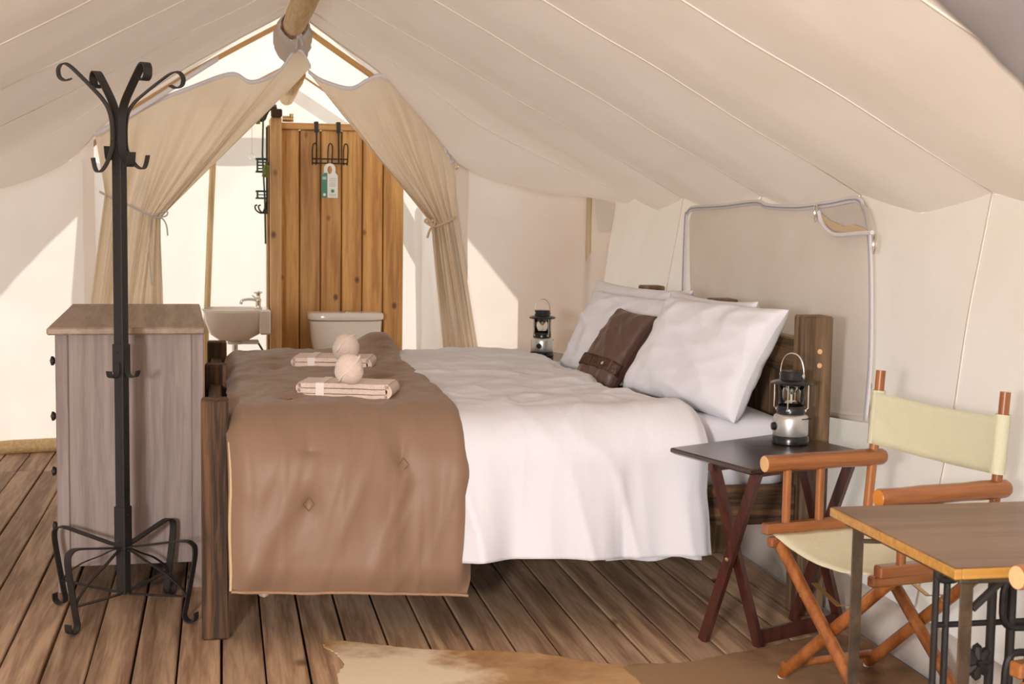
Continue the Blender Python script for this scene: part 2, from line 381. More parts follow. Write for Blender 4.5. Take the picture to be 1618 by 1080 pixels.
def sidewall(side, name):
    m = MB(); g = []
    NY = 120; NZ = 16
    for i in range(NY+1):
        Y = -.4+(GY+.4)*i/NY; ez = eavez(Y, side); row = []
        for j in range(NZ+1):
            z = ez*j/NZ; x = wallp(Y, z, side, ez)
            row.append((x, Y, z))
        g.append(row)
    m.grid(g); return struct(m.build(name, CANV, None, 'all'))
wall_r = sidewall(1, 'wall_right'); wall_l = sidewall(-1, 'wall_left')
for Y in SEAMS[1:-1]:
    m = MB(); m.ribbon([(wallp(Y, z, 1, eavez(Y, 1))-.003, Y, z) for z in [eavez(Y, 1)*k/32 for k in range(33)]], (0, 1, 0), .012, .003); m.build('seam', SEAM, wall_r, 'all')
# sod flap along the foot of the right wall
m = MB(); m.grid([[(wallx(.14, 1)-.012, y, .15), (wallx(0, 1)-.035+.008*nz(y*3, 1), y, .075), (wallx(0, 1)-.05+.012*nz(y*2, 5), y, .008)] for y in [3.0+.08*k for k in range(72)]]); m.build('sod_flap', CANVB, wall_r, 'all', .004)
# gable wall pieces either side of the opening
OPL, OPR = -.74, 1.40
def gable(x0, x1, name, side):
    m = MB(); g = []; N = 26
    for i in range(N+1):
        x = lerp(x0, x1, i/N); t = abs(x-RX)/HW; top = roofz(min(1, t), side, GY); row = []
        for j in range(21):
            z = top*j/20; corner = max(0, (t-.86)/.14)
            xx = x-side*.20*(1-z/top)*max(0, (t-.4)/.6)**2
            row.append((xx, GY+(.018*nz(x*2.5, z*2.2, 4)+.012*nz(x*1.2, z*7, 8))*math.sin(PI*i/N)-corner*.10*(1-z/top), z))
        g.append(row)
    m.grid(g); return struct(m.build(name, CANV, None, 'all'))
wall_bl = gable(OPL, RX-HW, 'wall_back_left', -1); wall_br = gable(OPR, RX+HW, 'wall_back_right', 1)
sx = at(930, 330, GY).x
MB().ribbon([(sx, GY-.012, z) for z in (0, .4, .8, 1.2, 1.56)], (1, 0, 0), .035, .003).build('seam', KHAKI, wall_br, 'all')
# reinforcing patch where roof and walls meet
MB().grid([[(2.30, GY-.02, 1.54), (2.33, GY-.02, 1.32)], [(2.425, GY-.05, 1.50), (2.40, GY-.05, 1.32)]]).build('corner_patch', MESHM, wall_br, None, .003)
# log skirting at the foot of the gable
m = MB(); m.tube([(-1.45, 8.50, .03), (-1.2, 8.60, .035), (-.9, 8.66, .035), (-.5, 8.68, .035)], .042, 12)
tr = struct(m.build('trim_1', LOG, None, 'auto'))
# front: the open end behind the camera has only narrow returns
for nm, x0, x1 in (('wall_front_left', RX-HW, RX-HW+.12), ('wall_front_right', .9, RX+HW)):
    m = MB(); s_ = -1 if x0 < 0 else 1
    m.grid([[(lerp(x0, x1, i/6), -.4, roofz(min(1, abs(lerp(x0, x1, i/6)-RX)/HW), s_, -.4)*j/8) for j in range(9)] for i in range(7)]); struct(m.build(nm, CANV, None, 'all'))
# outer fly roof over the tent, its corners pulled out by guy lines
m = MB(); g = []
for i in range(-24, 25):
    d = abs(i)/24*2.5; x = RX+i/24*2.5; z = RZ+.15-SL*d
    yb = GY+.06+.53*d+(.13*min(1, d) if i > 0 else 0)
    g.append([(x, lerp(-.55, yb, k/10), z-.03*math.sin(PI*k/10)) for k in range(11)])
m.grid(g); fly = struct(m.build('ceiling_fly', FLYM, None, 'all'))

# floor of single planks
floor = struct(MB().box((-1.75, -.6, -.24), (2.55, 10.95, -.035)).build('floor', SUBF))
PW = .1365
def plank_mesh(L):
    m = MB(); m.box((-.0645, 0, -.030), (.0645, L, 0), .0035); me = m.build('plank', PLANK, floor); return me
pm = {}
for k in range(-12, 16):
    cx = -.008+PW*k+.068
    j = 8.0+.0*k
    segs = [(-.5, 3.0), (3.003, j-.002), (j+.003, 10.9)]
    for (a, b) in segs:
        L = round(b-a, 3)
        if L not in pm: o = plank_mesh(L); pm[L] = o.data
        else: o = bpy.data.objects.new('plank', pm[L]); COL.objects.link(o); o.parent = floor
        o.location = (cx+random.uniform(-.0012, .0012), a, random.uniform(-.002, .001))

# ridge pole
rp = MB(); pts = [(RX+.012*nz(y, 1), y, 2.515+.012*nz(y, 7)) for y in [-.3+.35*k for k in range(27)]]
rp.tube(pts, [.068+.006*nz(p[1]*1.7, 3) for p in pts], 16)
tag(rp.build('ridge_pole', LOG, None, 'auto'), 'thick peeled log ridge pole under the peak of the tent roof', 'pole')
# cloth wrapped around the end of the ridge pole
m = MB(); g = []
for i in range(25):
    a = 2*PI*(i % 24)/24
    g.append([(RX+.02*k*0+(.082+.03*math.sin(PI*k/8)+.016*nz((i % 24)*.9, k*.9))*math.cos(a), 8.60+.05*k, 2.515-.012*k+(.082+.03*math.sin(PI*k/8)+.02*nz((i % 24)*.8, k*.7, 5))*math.sin(a)*(1+.3*(math.sin(a) < 0)*math.sin(PI*k/8))) for k in range(9)])
m.grid(g); tag(m.build('pole_wrap', CANVR, None, 'all', .006), 'gathered canvas wrapped round the end of the ridge pole', 'cloth')

# ------------------------------------------------------------ washroom behind the gable
BY = 10.85; BL, BR = -.80, 1.50; BRX, BRZ = .44, 2.40; BEZ = 1.72
def bwall(name, pts_top, n=20):
    m = MB(); g = []
    for i in range(n+1):
        x, y, zt = pts_top(i/n)
        g.append([(x+.010*nz(y*2, j*.4, 2), y+.012*nz(x*3, j*.35, 6), zt*j/14) for j in range(15)])
    m.grid(g); return struct(m.build(name, CANVB, None, 'all'))
def btop(x): return lerp(BRZ, BEZ, abs(x-BRX)/(BRX-BL) if x < BRX else (x-BRX)/(BR-BRX))
bwall('wall_washroom_back', lambda t: (lerp(BL, BR, t), BY, btop(lerp(BL, BR, t))))
bwall('wall_washroom_left', lambda t: (BL, lerp(GY, BY, t), BEZ))
bwall('wall_washroom_right', lambda t: (BR, lerp(GY, BY, t), BEZ))
def bceil(x1, u, v):
    x = lerp(BRX, x1, u); z0 = roofz(min(1, abs(x-RX)/HW), 1 if x > RX else -1, GY-.05)+.012; z1 = lerp(BRZ, BEZ, u)
    return (x, lerp(GY-.05, BY+.1, v), lerp(z0, z1, sstep(0, .8, v))-.02*math.sin(PI*v))
for x1, nm in ((BL, 'ceiling_washroom'), (BR, 'ceiling_washroom')):
    m = MB(); m.grid([[bceil(x1, i/16, k/16) for k in range(17)] for i in range(17)]); bc = struct(m.build(nm, CANVB, None, 'all'))
    for k in (0, 1):
        MB().ribbon([Vector(bceil(x1, i/16, .12+.45*k))+Vector((0, 0, -.012)) for i in range(17)], (0, 1, -.1), .16-.1*k, .003).build('sunlit_rafter_band', TANC, bc, 'all')  # tan colour imitates the sunlit single-layer roof edge along the rafters
# unseen lodgepoles added behind the washroom to cast shadow bands on its canvas
def pole(name, a, b, r, label, mt=LOGZ, group=None):
    m = MB(); n = 8; A = Vector(a); B = Vector(b); m.tube([A.lerp(B, k/n)+Vector((.008*nz(k, 1, a[0]), .008*nz(k, 2, a[1]), 0)) for k in range(n+1)], [r*(1+.05*nz(k, 5)) for k in range(n+1)], 12)
    return tag(m.build(name, mt, None, 'auto'), label, 'pole', group)
pole('shade_pole', (at(600, 280, BY).x, BY+.34, at(600, 280, BY).z+.42), (at(600, 280, BY).x+(at(720, 480, BY).x-at(600, 280, BY).x)*(at(600, 280, BY).z+.67)/(at(600, 280, BY).z+.08-at(720, 480, BY).z), BY+.34, -.25), .07, 'added slanting outer lodgepole shading the canvas right of the plank screen')
pole('shade_pole', (at(672, 560, BY).x+.03, BY+.12, -.25), (at(672, 420, BY).x, BY+.12, 1.55), .075, 'added upright outer lodgepole shading the canvas beside the tied right curtain')
pole('shade_pole', (-1.0, BY+.2, at(385, 245, BY).z+.22), (at(440, 240, BY).x, BY+.2, at(440, 240, BY).z+.22), .07, 'added horizontal outer lodgepole shading the canvas above the basin', LOG)
pole('tent_pole', (at(325, 480, 10.75).x-.02, 10.75, 0), (at(338, 250, 10.75).x, 10.75, 1.95), .024, 'slim pale wooden upright against the bright canvas behind the basin')
pole('washroom_ridge_log', (.455, 9.0, 2.27), (.47, 10.75, 2.25), .055, 'short peeled log hanging under the washroom peak above the planks', LOG)
# unseen board screen added outside to cut off the sun patch on the gable
sc = thing('shade_screen', 'added wooden screen outside shading the right part of the back canvas', 'screen', (0, 0, -.25))
for k in range(6): MB().box((1.86+.135*k, 9.10, 0), (1.99+.135*k, 9.125, 1.95), .004).build('plank', PINE, sc)

# plank screen wall with post
pw = thing('plank_screen', 'honey pine tongue and groove screen behind the toilet', 'partition', (0, 0, 0))
PY = 10.05; px0 = .385
for k in range(6):
    MB().box((px0+.146*k, PY, 0), (px0+.146*k+.139, PY+.022, 1.985), .006).build('plank', PINE, pw)
MB().box((px0, PY+.0225, 0), (px0+.872, PY+.034, 1.98), 0).build('backing_board', mat('dark groove backing', (.10, .045, .012), .8), pw)
MB().box((px0-.01, PY-.018, 1.985), (px0+.88, PY+.04, 2.03), .004).build('top_rail', wood('pine rail', (.42, .20, .05), (.62, .33, .10), 0, 13, .5, 4, True, .05, .2), pw)
MB().box((.318, 9.72, 0), (.392, PY+.03, 2.045), .006).build('post', PINEL, pw)
MB().box((.300, 9.9, 0), (.316, PY+.1, 2.0), .003).build('side_board', PINEL, pw)
MB().box((.322, 9.70, 2.046), (.395, 9.80, 2.10), .008).build('post_cap', BEAMX, pw)

# over-the-top hook rack
hr = thing('hook_rack', 'black wire over-the-top hook rack on the plank screen', 'hooks')
hy = PY-.03
hx = [at(500, 250, hy).x, at(535, 250, hy).x]
zt = 2.035; zb = at(520, 258, hy).z
for x in hx:
    m = MB(); m.box((x-.014, hy+.005, zt-.07), (x+.014, hy+.012, zt+.002), .002); m.box((x-.014, hy+.005, zt+.001), (x+.014, PY+.06, zt+.007), .002); m.box((x-.014, PY+.055, zt-.06), (x+.014, PY+.061, zt+.005), .002)
    m.build('hanger', IRON, hr); MB().tube([(x, hy, zt-.06), (x, hy, zb)], .0055, 8).build('rod', IRON, hr, 'auto')
xa, xb = at(493, 258, hy).x, at(549, 260, hy).x
for dz in (0, .03): MB().tube([(xa, hy-.004, zb+dz), (xb, hy-.004, zb+dz)], .005, 8).build('crossbar', IRON, hr, 'auto')
for x in (xa+.015, (xa+xb)/2, xb-.015):
    m = MB(); m.tube(catmull([(x-.012, hy, zb-.01), (x-.016, hy-.03, zb+.02), (x-.014, hy-.04, zb+.11), (x, hy-.04, zb+.135), (x+.014, hy-.04, zb+.11), (x+.012, hy-.03, zb+.02), (x+.012, hy, zb-.01)], 5), .0042, 7, True)
    m.build('hook', IRON, hr, 'auto')
# door hanger card
dh = thing('door_hanger', 'white and green door hanger card on the middle wire hook', 'card')
p0 = at(508, 312, hy-.05); p1 = at(534, 259, hy-.05); cw = p1.x-p0.x; ch = p1.z-p0.z
Mh = Matrix.Translation((p0.x, hy-.045, p0.z)) @ Matrix.Rotation(PI/2, 4, 'X')
poly = [(0, 0), (cw, 0), (cw, ch*.66), (cw*.85, ch*.74)]+[(cw*.5+cw*.36*math.cos(a), ch*.86+cw*.33*math.sin(a)) for a in [PI*k/8 for k in range(9)]]+[(cw*.15, ch*.74), (0, ch*.66)]
MB().prism(poly, 0, .002, 0, Mh).build('card', TAGW, dh)
MB().prism([(0, 0), (cw*.36, 0), (cw*.36, ch*.74), (cw*.15, ch*.73), (0, ch*.66)], .002, .003, 0, Mh).build('green_panel', TAGG, dh)
MB().prism([(cw*.5+cw*.14*math.cos(a), ch*.82+cw*.25*math.sin(a)) for a in [2*PI*k/12 for k in range(12)]], .002, .003, 0, Mh).build('hole', PINE, dh)
MB().prism([(cw*.68+cw*.11*math.cos(a), ch*.20+cw*.11*math.sin(a)) for a in [2*PI*k/12 for k in range(12)]], .002, .003, 0, Mh).build('printed_emblem', TAGG, dh)
MB().prism([(cw*.18+cw*.09*math.cos(a), ch*.09+cw*.09*math.sin(a)) for a in [2*PI*k/12 for k in range(12)]], .003, .004, 0, Mh).build('printed_emblem', TAGW, dh)
m = MB()
for k, (a, b, z) in enumerate(((.5, .9, .56), (.46, .92, .5), (.52, .86, .44), (.46, .9, .39), (.5, .88, .34), (.46, .92, .09), (.5, .9, .05))): m.prism([(cw*a, ch*z), (cw*b, ch*z), (cw*b, ch*(z+.018)), (cw*a, ch*(z+.018))], .002, .0026, 0, Mh)
pl = m.build('printed_lines', TAGT, dh); pl['kind'] = 'stuff'
m = MB()
for z in (.60, .57, .54): m.prism([(cw*.06, ch*z), (cw*.30, ch*z), (cw*.30, ch*(z+.017)), (cw*.06, ch*(z+.017))], .003, .0036, 0, Mh)
pl = m.build('printed_lines', TAGW, dh); pl['kind'] = 'stuff'

# water pipe across the top
wp = thing('shower_pipe', 'brown water pipe with valve over the screen post', 'pipe')
m = MB(); m.tube(catmull([(.10, 9.76, 2.02), (.24, 9.76, 2.03), (.27, 9.76, 2.035), (.285, 9.76, 2.07), (.31, 9.76, 2.105), (.36, 9.76, 2.115)], 5), .018, 10); m.build('pipe', IRONB, wp, 'auto')
for x in (.13, .19, .235): MB().tube([(x-.014, 9.76, 2.022), (x+.014, 9.76, 2.024)], .027, 10).build('fitting', BRASS, wp, 'auto')
MB().tube([(.40, 9.80, 2.04), (.47, 9.80, 2.04)], .02, 10).build('fitting', BRASS, wp, 'auto')
MB().tube([(.46, 9.80, 2.02), (.46, 9.80, 2.075)], .014, 10).build('fitting', BRASS, wp, 'auto')
m = MB(); m.tube([(.27, 9.74, 2.03), (.265, 9.74, 1.8), (.28, 9.74, 1.5), (.285, 9.74, 1.2)], .006, 8); m.build('hose', GREENW, wp, 'auto')
# shower caddy
def ax(x, y): return at(x, y, 9.72)
sca = thing('shower_caddy', 'dark green wire shower caddy with two racks beside the post', 'caddy')
cx1 = .300
for zt_, zb_, n in ((ax(420, 251).z, ax(420, 271).z, 5), (ax(420, 302).z, ax(420, 313).z, 3)):
    rk = None
    for k in range(n):
        z = lerp(zt_, zb_, k/(n-1)); x0 = ax(405, 251).x+(.012 if 0 < k < n-1 else 0)
        m = MB(); m.tube([(cx1, 9.70, z), (x0, 9.70, z), (x0, 9.84, z), (cx1, 9.84, z)], .006 if k in (0, n-1) else .003, 7)
        o = m.build('rack_rail' if rk is None else 'wire', GREENW, sca if rk is None else rk, 'auto'); rk = rk or o
    for y in (9.70, 9.84): MB().tube([(ax(407, 251).x, y, zt_), (ax(407, 251).x, y, zb_)], .005, 7).build('upright', GREENW, rk, 'auto')
MB().tube([(cx1-.006, 9.77, ax(430, 200).z), (cx1-.006, 9.77, ax(430, 338).z)], .006, 8).build('spine', GREENW, sca, 'auto')
for dx in (.035, .012):
    m = MB(); m.tube(catmull([(cx1-.006, 9.76, ax(430, 318).z), (cx1-.02-dx*.4, 9.73, ax(430, 336).z), (cx1-.04-dx, 9.72, ax(430, 333).z), (cx1-.05-dx, 9.72, ax(430, 326).z), (cx1-.035-dx, 9.72, ax(430, 324).z)], 6), .0055, 8); m.build('hook', IRON, sca, 'auto')
# small bottle in the top rack
bt = thing('toiletry_bottle', 'small olive green bottle lying in the upper caddy rack', 'bottle', ax(418, 280)+Vector((0, -.03, .0)))
bt.rotation_euler = (0, math.radians(10), 0)
MB().lathe([(.0, 0), (.018, 0), (.020, .006), (.020, .07), (.013, .082)], 14).build('body', OLIVEB, bt, 'auto')
MB().lathe([(.012, .082), (.013, .088), (.013, .104), (.0, .105)], 14).build('cap', mat('dark olive cap', (.05, .06, .01), .3), bt, 'auto')
# pull chain with ring
pc = thing('pull_chain', 'thin pull chain with a round ring hanging above the basin', 'chain')
q = at(398, 250, 9.6)
for k in range(26): MB().lathe([(.0, -.0045), (.004, 0), (.0, .0045)], 6, (q.x, 9.6, q.z+.03+.0105*k)).build('bead', CHROME, pc)
MB().tube([(q.x+.018*math.cos(a), 9.6, q.z+.012+.018*math.sin(a)) for a in [2*PI*k/20 for k in range(20)]], .0022, 6, closed=True).build('ring', CHROME, pc, 'auto')

# washbasin
sk = thing('washbasin', 'small white ceramic washbasin fixed to the left side of the screen post', 'sink', (.09, 9.78, .755))
def basin_ring(a, sx_, sy_, z):
    c, s_ = math.cos(a), math.sin(a); e = .72
    return Vector((math.copysign(abs(c)**e, c)*sx_, math.copysign(abs(s_)**e, s_)*sy_, z))
rings = [(.03, .03, -.215, -.02), (.10, .09, -.205, -.02), (.165, .13, -.165, -.01), (.205, .165, -.09, 0), (.218, .18, -.02, 0), (.220, .182, 0, 0), (.212, .174, .008, 0), (.196, .158, .004, 0), (.18, .145, -.02, 0), (.14, .11, -.085, 0), (.06, .05, -.11, 0), (.004, .004, -.112, 0)]
m = MB(); NN = 40
g = [[basin_ring(2*PI*k/NN, sx_, sy_, z)+Vector((ox+(.035 if i in (7, 8, 9, 10, 11) else 0)*-1, 0, 0)) for k in range(NN+1)] for i, (sx_, sy_, z, ox) in enumerate(rings)]
m.grid(g); m.build('bowl', CERAM, sk, 'all')
MB().box((.15, -.165, -.16), (.226, .165, .009), .012).build('back_ledge', CERAM, sk)
MB().box((.03, -.03, -.235), (.15, .03, -.205), .008).build('bracket', CERAM, sk)
MB().lathe([(.05, -.235), (.05, -.215), (.03, -.21)], 16, (-.01, 0, 0)).build('waste_collar', CERAM, sk, 'auto')
MB().tube([(-.01, 0, -.22), (-.01, 0, -.72)], .02, 12).build('waste_pipe', CHROME, sk, 'auto')
MB().tube(catmull([(.14, 0, -.22), (.17, 0, -.27), (.2, 0, -.34), (.2, 0, -.6)], 6), .007, 8).build('supply_hose', BLACKP, sk, 'auto')
tp = MB(); tp.lathe([(.026, .005), (.026, .014), (.018, .02), (.015, .05), (.02, .06), (.02, .072), (.014, .08), (.012, .10), (.018, .112), (.018, .122), (.008, .128), (.0, .13)], 18, (.145, -.06, 0)); tp = tp.build('tap', CHROME, sk, 'auto')
MB().tube(catmull([(.145, -.06, .062), (.11, -.065, .072), (.06, -.07, .072), (.036, -.072, .062), (.03, -.072, .04)], 6), .0105, 10).build('spout', CHROME, tp, 'auto')
m = MB()
for a in (0, PI/2): m.tube([(.145-.03*math.cos(a+.5), -.06-.03*math.sin(a+.5), .118), (.145+.03*math.cos(a+.5), -.06+.03*math.sin(a+.5), .118)], .006, 8)
m.build('cross_handle', CHROME, tp, 'auto')
MB().tube([(.135, -.065, .075), (.105, -.068, .10)], .005, 8).build('lever', CHROME, tp, 'auto')

# toilet
tl = thing('toilet', 'white ceramic toilet in front of the pine plank screen', 'toilet', (.835, 9.88, 0))
def dform(w, d, z, e=1.0, k=.0):
    pts = [Vector((-w, d*.5, z))]
    for i in range(25):
        a = PI+PI*i/24; c, s_ = math.cos(a), math.sin(a); pts.append(Vector((w*math.copysign(abs(c)**.45, c), d*.5*-1*abs(s_)**.55+d*.0, z)))
    pts.append(Vector((w, d*.5, z))); return pts
def dstack(rows, mt, name, parent):
    m = MB(); g = [dform(*r)+[dform(*r)[0]] for r in rows]; m.grid(g)
    n = len(g[0]); m.f.append(list(range((len(g)-1)*n, len(g)*n-1))); m.mi.append(0); m.f.append(list(range(n-1))[::-1]); m.mi.append(0)
    return m.build(name, mt, parent, 'auto')
dstack([(.19, .15, .36), (.215, .17, .42), (.24, .19, .55), (.25, .20, .672)], CERAM, 'cistern', tl)
lid = dstack([(.252, .205, .678), (.262, .215, .684), (.264, .217, .712), (.258, .21, .724), (.235, .19, .729)], CERAM, 'cistern_lid', tl)
MB().lathe([(.028, .728), (.028, .735), (.02, .74), (0, .741)], 18, (.01, -.02, 0)).build('flush_button', CHROME, lid, 'auto')
m = MB(); g = []
for (sx_, sy_, z, oy) in [(.11, .16, 0, -.30), (.10, .15, .12, -.30), (.13, .18, .25, -.33), (.18, .24, .37, -.36), (.185, .245, .40, -.36)]:
    g.append([Vector((sx_*math.cos(a), oy+sy_*math.sin(a), z)) for a in [2*PI*k/28 for k in range(29)]])
m.grid(g); m.build('bowl', CERAM, tl, 'all')
m = MB(); g = [[Vector((.188*f*math.cos(a), -.36+.25*f*math.sin(a), z)) for a in [2*PI*k/28 for k in range(29)]] for f, z in ((.98, .402), (1, .41), (1, .425), (.96, .432), (.01, .434))]; m.grid(g); m.build('seat_lid', CERAM, tl, 'all')

# ------------------------------------------------------------ curtains of the opening
def curtain(name, label, T, K, B, nf, amp, Yc, ph=0, kpow=1.0):
    NS, NT = 110, 46; g = []
    Tc = catmull([at(x, y, Yc) for x, y in T], 8); Kc = [at(x, y, Yc) for x, y in K]; Bc = [at(x, y, Yc) for x, y in B]
    def pick(P, s): f = s*(len(P)-1); i = min(int(f), len(P)-2); return P[i].lerp(P[i+1], f-i)
    for i in range(NS+1):
        s = i/NS; a = pick(Tc, s); k = pick(Kc, min(1, s)**kpow); b = pick(Bc, s); bb = k+(b-k)*((k.z-.04)/max(.05, (k.z-b.z)))
        bb.x = lerp(b.x, bb.x, .55); row = []
        for j in range(NT+1):
            t = j/NT
            if t < .5: u = t/.5; p = a.lerp(k, u); sag = -.02*math.sin(PI*u)*math.sin(PI*s); p.z += sag
            else: u = (t-.5)/.5; p = k.lerp(bb, u)
            near = math.exp(-((t-.5)/.16)**2); top = sstep(0, .10, t)
            A = amp*(top*.9+.1)*(.22+.78*math.exp(-((t-.5)/.30)**2))*(.6+.5*nz(s*2.3, ph))
            w = math.sin(2*PI*nf*s+ph+2.6*nz(s*3.3, t*.9, ph))
            p.y += -.075*(rg(s*8+ph, t*.5, ph)-.4)*top*(.25+.75*math.exp(-((t-.5)/.30)**2))-.035*(rg(s*19+ph, t*.6, ph+4)-.4)*top*math.exp(-((t-.5)/.30)**2)-A*w-.05*near+.02*nz(s*9, t*4, ph+3)*top - .03*(1-near)*(t > .5)
            p.x += .010*nz(s*14, t*3, ph+8)*top
            row.append(p)
        g.append(row)
    root = thing(name, label, 'curtain')
    m = MB(); m.grid(g); m.build('cloth', CANVC, root, 'all')
    m = MB(); m.ribbon([p+Vector((0, -.006, .004)) for p in [r[0] for r in g][::2]], (0, .25, 1), .026, .004); m.build('top_hem', WEB, root, 'all')
    return root, g
cl, gl = curtain('curtain', 'left beige curtain gathered and tied back behind the coat rack',
    [(150, 213), (200, 187), (250, 160), (300, 140), (365, 118), (398, 131), (440, 114), (470, 78), (491, 107)],
    [(166, 305), (190, 318), (225, 332), (240, 341), (247, 343), (252, 344), (254, 345)], [(135, 480), (160, 480), (190, 480), (215, 480), (236, 480), (250, 480), (258, 480)], 7, .042, 8.70, .4)
cr, gr_ = curtain('curtain', 'right beige curtain swept aside and knotted left of the far lantern',
    [(487, 114), (510, 129), (553, 141), (580, 128), (605, 121), (640, 146), (670, 182), (695, 222), (716, 262)],
    [(679, 352), (683, 353), (688, 352), (696, 351), (706, 349), (719, 344)], [(706, 570), (718, 570), (730, 570), (742, 566), (752, 562), (762, 560)], 6, .046, 8.70, 2.1, .8)
# side of the right curtain laced to the roof
m = MB(); e = [r[0] for r in gr_][58:]; m.tube([p+Vector((.012*math.sin(i*1.9), -.012, .014+.008*math.cos(i*1.9))) for i, p in enumerate(e)], .004, 6); m.build('lacing', ROPE, cr, 'auto')
for f_ in (.4, 0): pass
# tie ropes
m = MB(); m.tube(catmull([at(158, 303, 8.66), at(175, 312, 8.60), at(210, 327, 8.58), at(238, 341, 8.575), at(250, 345, 8.60)], 6), .007, 8)
tt = m.build('tie_rope', ROPE, cl, 'auto')
for pts in ([(240, 342), (252, 335), (264, 334), (262, 341), (245, 344)], [(242, 343), (256, 345), (263, 356), (265, 372)], [(238, 344), (236, 400), (240, 450)]):
    MB().tube(catmull([at(x, y, 8.57) for x, y in pts], 6), .0045, 6).build('bow_loop', ROPE, tt, 'auto')
m = MB(); m.tube(catmull([at(676, 350, 8.60), at(685, 358, 8.57), at(703, 352, 8.57), at(720, 343, 8.62)], 6), .008, 8); tt = m.build('tie_rope', KHAKI, cr, 'auto')
for pts in ([(684, 356), (676, 346), (672, 350), (683, 357)], [(684, 357), (679, 364), (675, 376)], [(685, 357), (687, 348), (680, 350)]):
    MB().tube(catmull([at(x, y, 8.55) for x, y in pts], 6), .0075, 6).build('bow_loop', KHAKI, tt, 'auto')
# rope and hook holding the curtain peak to the ridge pole
ro = thing('hanging_rope', 'pale rope knotted from the ridge pole to the curtain peak', 'rope')
for pts in ([(472, 45), (471, 58), (469, 66), (468, 77)], [(472, 56), (476, 64), (478, 72)], [(470, 52), (476, 55), (473, 60), (469, 57)]):
    MB().tube(catmull([at(x, y, 8.58) for x, y in pts], 6), .008, 8).build('strand', ROPE, ro, 'auto')
MB().tube(catmull([at(473, 40, 8.58), at(475, 46, 8.58), at(472, 50, 8.58)], 5), .005, 6).build('hook', CHROME, ro, 'auto')
# grey zip strip hanging along the left roof line
m = MB(); m.ribbon([at(x, y, 8.55) for x, y in [(345, 92), (300, 120), (255, 150), (210, 178), (152, 212)]], (0, .3, 1), .035, .005)
tag(m.build('zip_strip', WEB, None, 'all'), 'pale zip strip along the roof edge behind the coat rack', 'strip')
# small ring at the right curtain corner
m = MB(); c0 = at(721, 264, 8.6); m.tube([(c0.x+.012*math.cos(a), 8.6, c0.z+.012*math.sin(a)) for a in [2*PI*k/14 for k in range(14)]], .003, 6, closed=True); m.build('eyelet_ring', BRASS, cr, 'auto')

# ------------------------------------------------------------ window in the right wall
win = thing('window_1', 'x', 'x'); del win['label']; del win['category']; win['kind'] = 'structure'
def onwall(px, py, off=.02):
    r = _fw+_rt*(px-809)/FPX-_up*(py-540)/FPX; o = Vector((0, 0, HC)); t = 3
    for _ in range(30):
        p = o+r*t; t *= (wallx(p.z, 1)-off)/p.x
    return o+r*t
top = [(1091, 350), (1095, 336), (1104, 329), (1150, 326), (1203, 320), (1222, 326), (1270, 328), (1320, 322), (1363, 315), (1374, 328), (1381, 350)]
edge = [(1088, 480)]+top+[(1386, 420), (1386, 560), (1380, 662)]
cen = onwall(1240, 500)
outl = [onwall(1088, 600), onwall(1087, 480)]+[onwall(*p) for p in top]+[onwall(1386, 420), onwall(1386, 560), onwall(1378, 664)]
bl, br = onwall(1095, 620), onwall(1378, 664)
m = MB(); g = []
NU = 40
tops = catmull([onwall(*p) for p in top], 6)
def tp_(u): f = u*(len(tops)-1); i = min(int(f), len(tops)-2); return tops[i].lerp(tops[i+1], f-i)
for i in range(NU+1):
    u = i/NU; a = tp_(u); b = bl.lerp(br, u); row = []
    for j in range(25):
        t = j/24; z = lerp(a.z, b.z, t); y = lerp(a.y, b.y, t); bulge = math.sin(PI*u)**.4*math.sin(PI*min(1, t*1.0))**.5
        row.append((wallx(z, 1)-.026-.02*bulge+.010*nz(y*3, z*3, 2)*bulge+(.006*math.sin(z*70) if u > .93 else 0), y, z))
    g.append(row)
m.grid(g); m.build('window_blind', MESHM, win, 'all')
zp = catmull(outl, 5)
zo = MB().ribbon([p+Vector((-.022, 0, 0)) for p in zp], (0, .7, .7), .026, .006)
# ribbon following the outline with width in the wall plane
m = MB(); vs = []; fs = []
for i, p in enumerate(zp):
    t = (zp[min(i+1, len(zp)-1)]-zp[max(i-1, 0)]).normalized(); n = Vector((-1, 0, .15)).normalized(); w = t.cross(n).normalized()
    for a in (-.013, .013): m.v.append(p+Vector((-.026, 0, 0))+w*a)
for i in range(len(zp)-1): m.f.append([2*i, 2*i+1, 2*i+3, 2*i+2]); m.mi.append(0)
m.build('zip_tape', WEB, win, 'all', .006)
MB().tube([p+Vector((-.032, 0, 0)) for p in zp], .0035, 6).build('zip_teeth', mat('grey zip', (.38, .37, .42), .5), win, 'auto')
# turned-down corner of the blind with the pale gap above it
gap = [onwall(x, y, .052) for x, y in [(1293, 331), (1362, 320), (1374, 332), (1381, 366), (1352, 366), (1318, 368), (1300, 352)]]
m = MB(); m.v = gap; m.f = [list(range(len(gap)))]; m.mi = [0]; m.build('window_gap', CANVB, win, None, .002)
m = MB(); fl = [onwall(x, y, .058) for x, y in [(1297, 336), (1313, 349), (1335, 358), (1352, 355), (1378, 366), (1352, 369), (1318, 364), (1303, 352)]]
m.v = fl; m.f = [list(range(len(fl)))]; m.mi = [0]; m.build('turned_corner', KHAKI, win, None, .003)
MB().tube(catmull([onwall(x, y, .066) for x, y in [(1294, 335), (1298, 350), (1308, 364), (1322, 371), (1350, 369), (1378, 367)]], 6), .009, 8).build('zip_tape', WEB, win, 'auto')
for x, y in ((1289, 336), (1382, 385)):
    m = MB(); q = onwall(x, y, .06); m.tube([q+Vector((0, .012*math.cos(a), .035*math.sin(a))) for a in [2*PI*k/14 for k in range(14)]], .005, 6, closed=True); m.build('zip_pull', CHROME, win, 'auto')
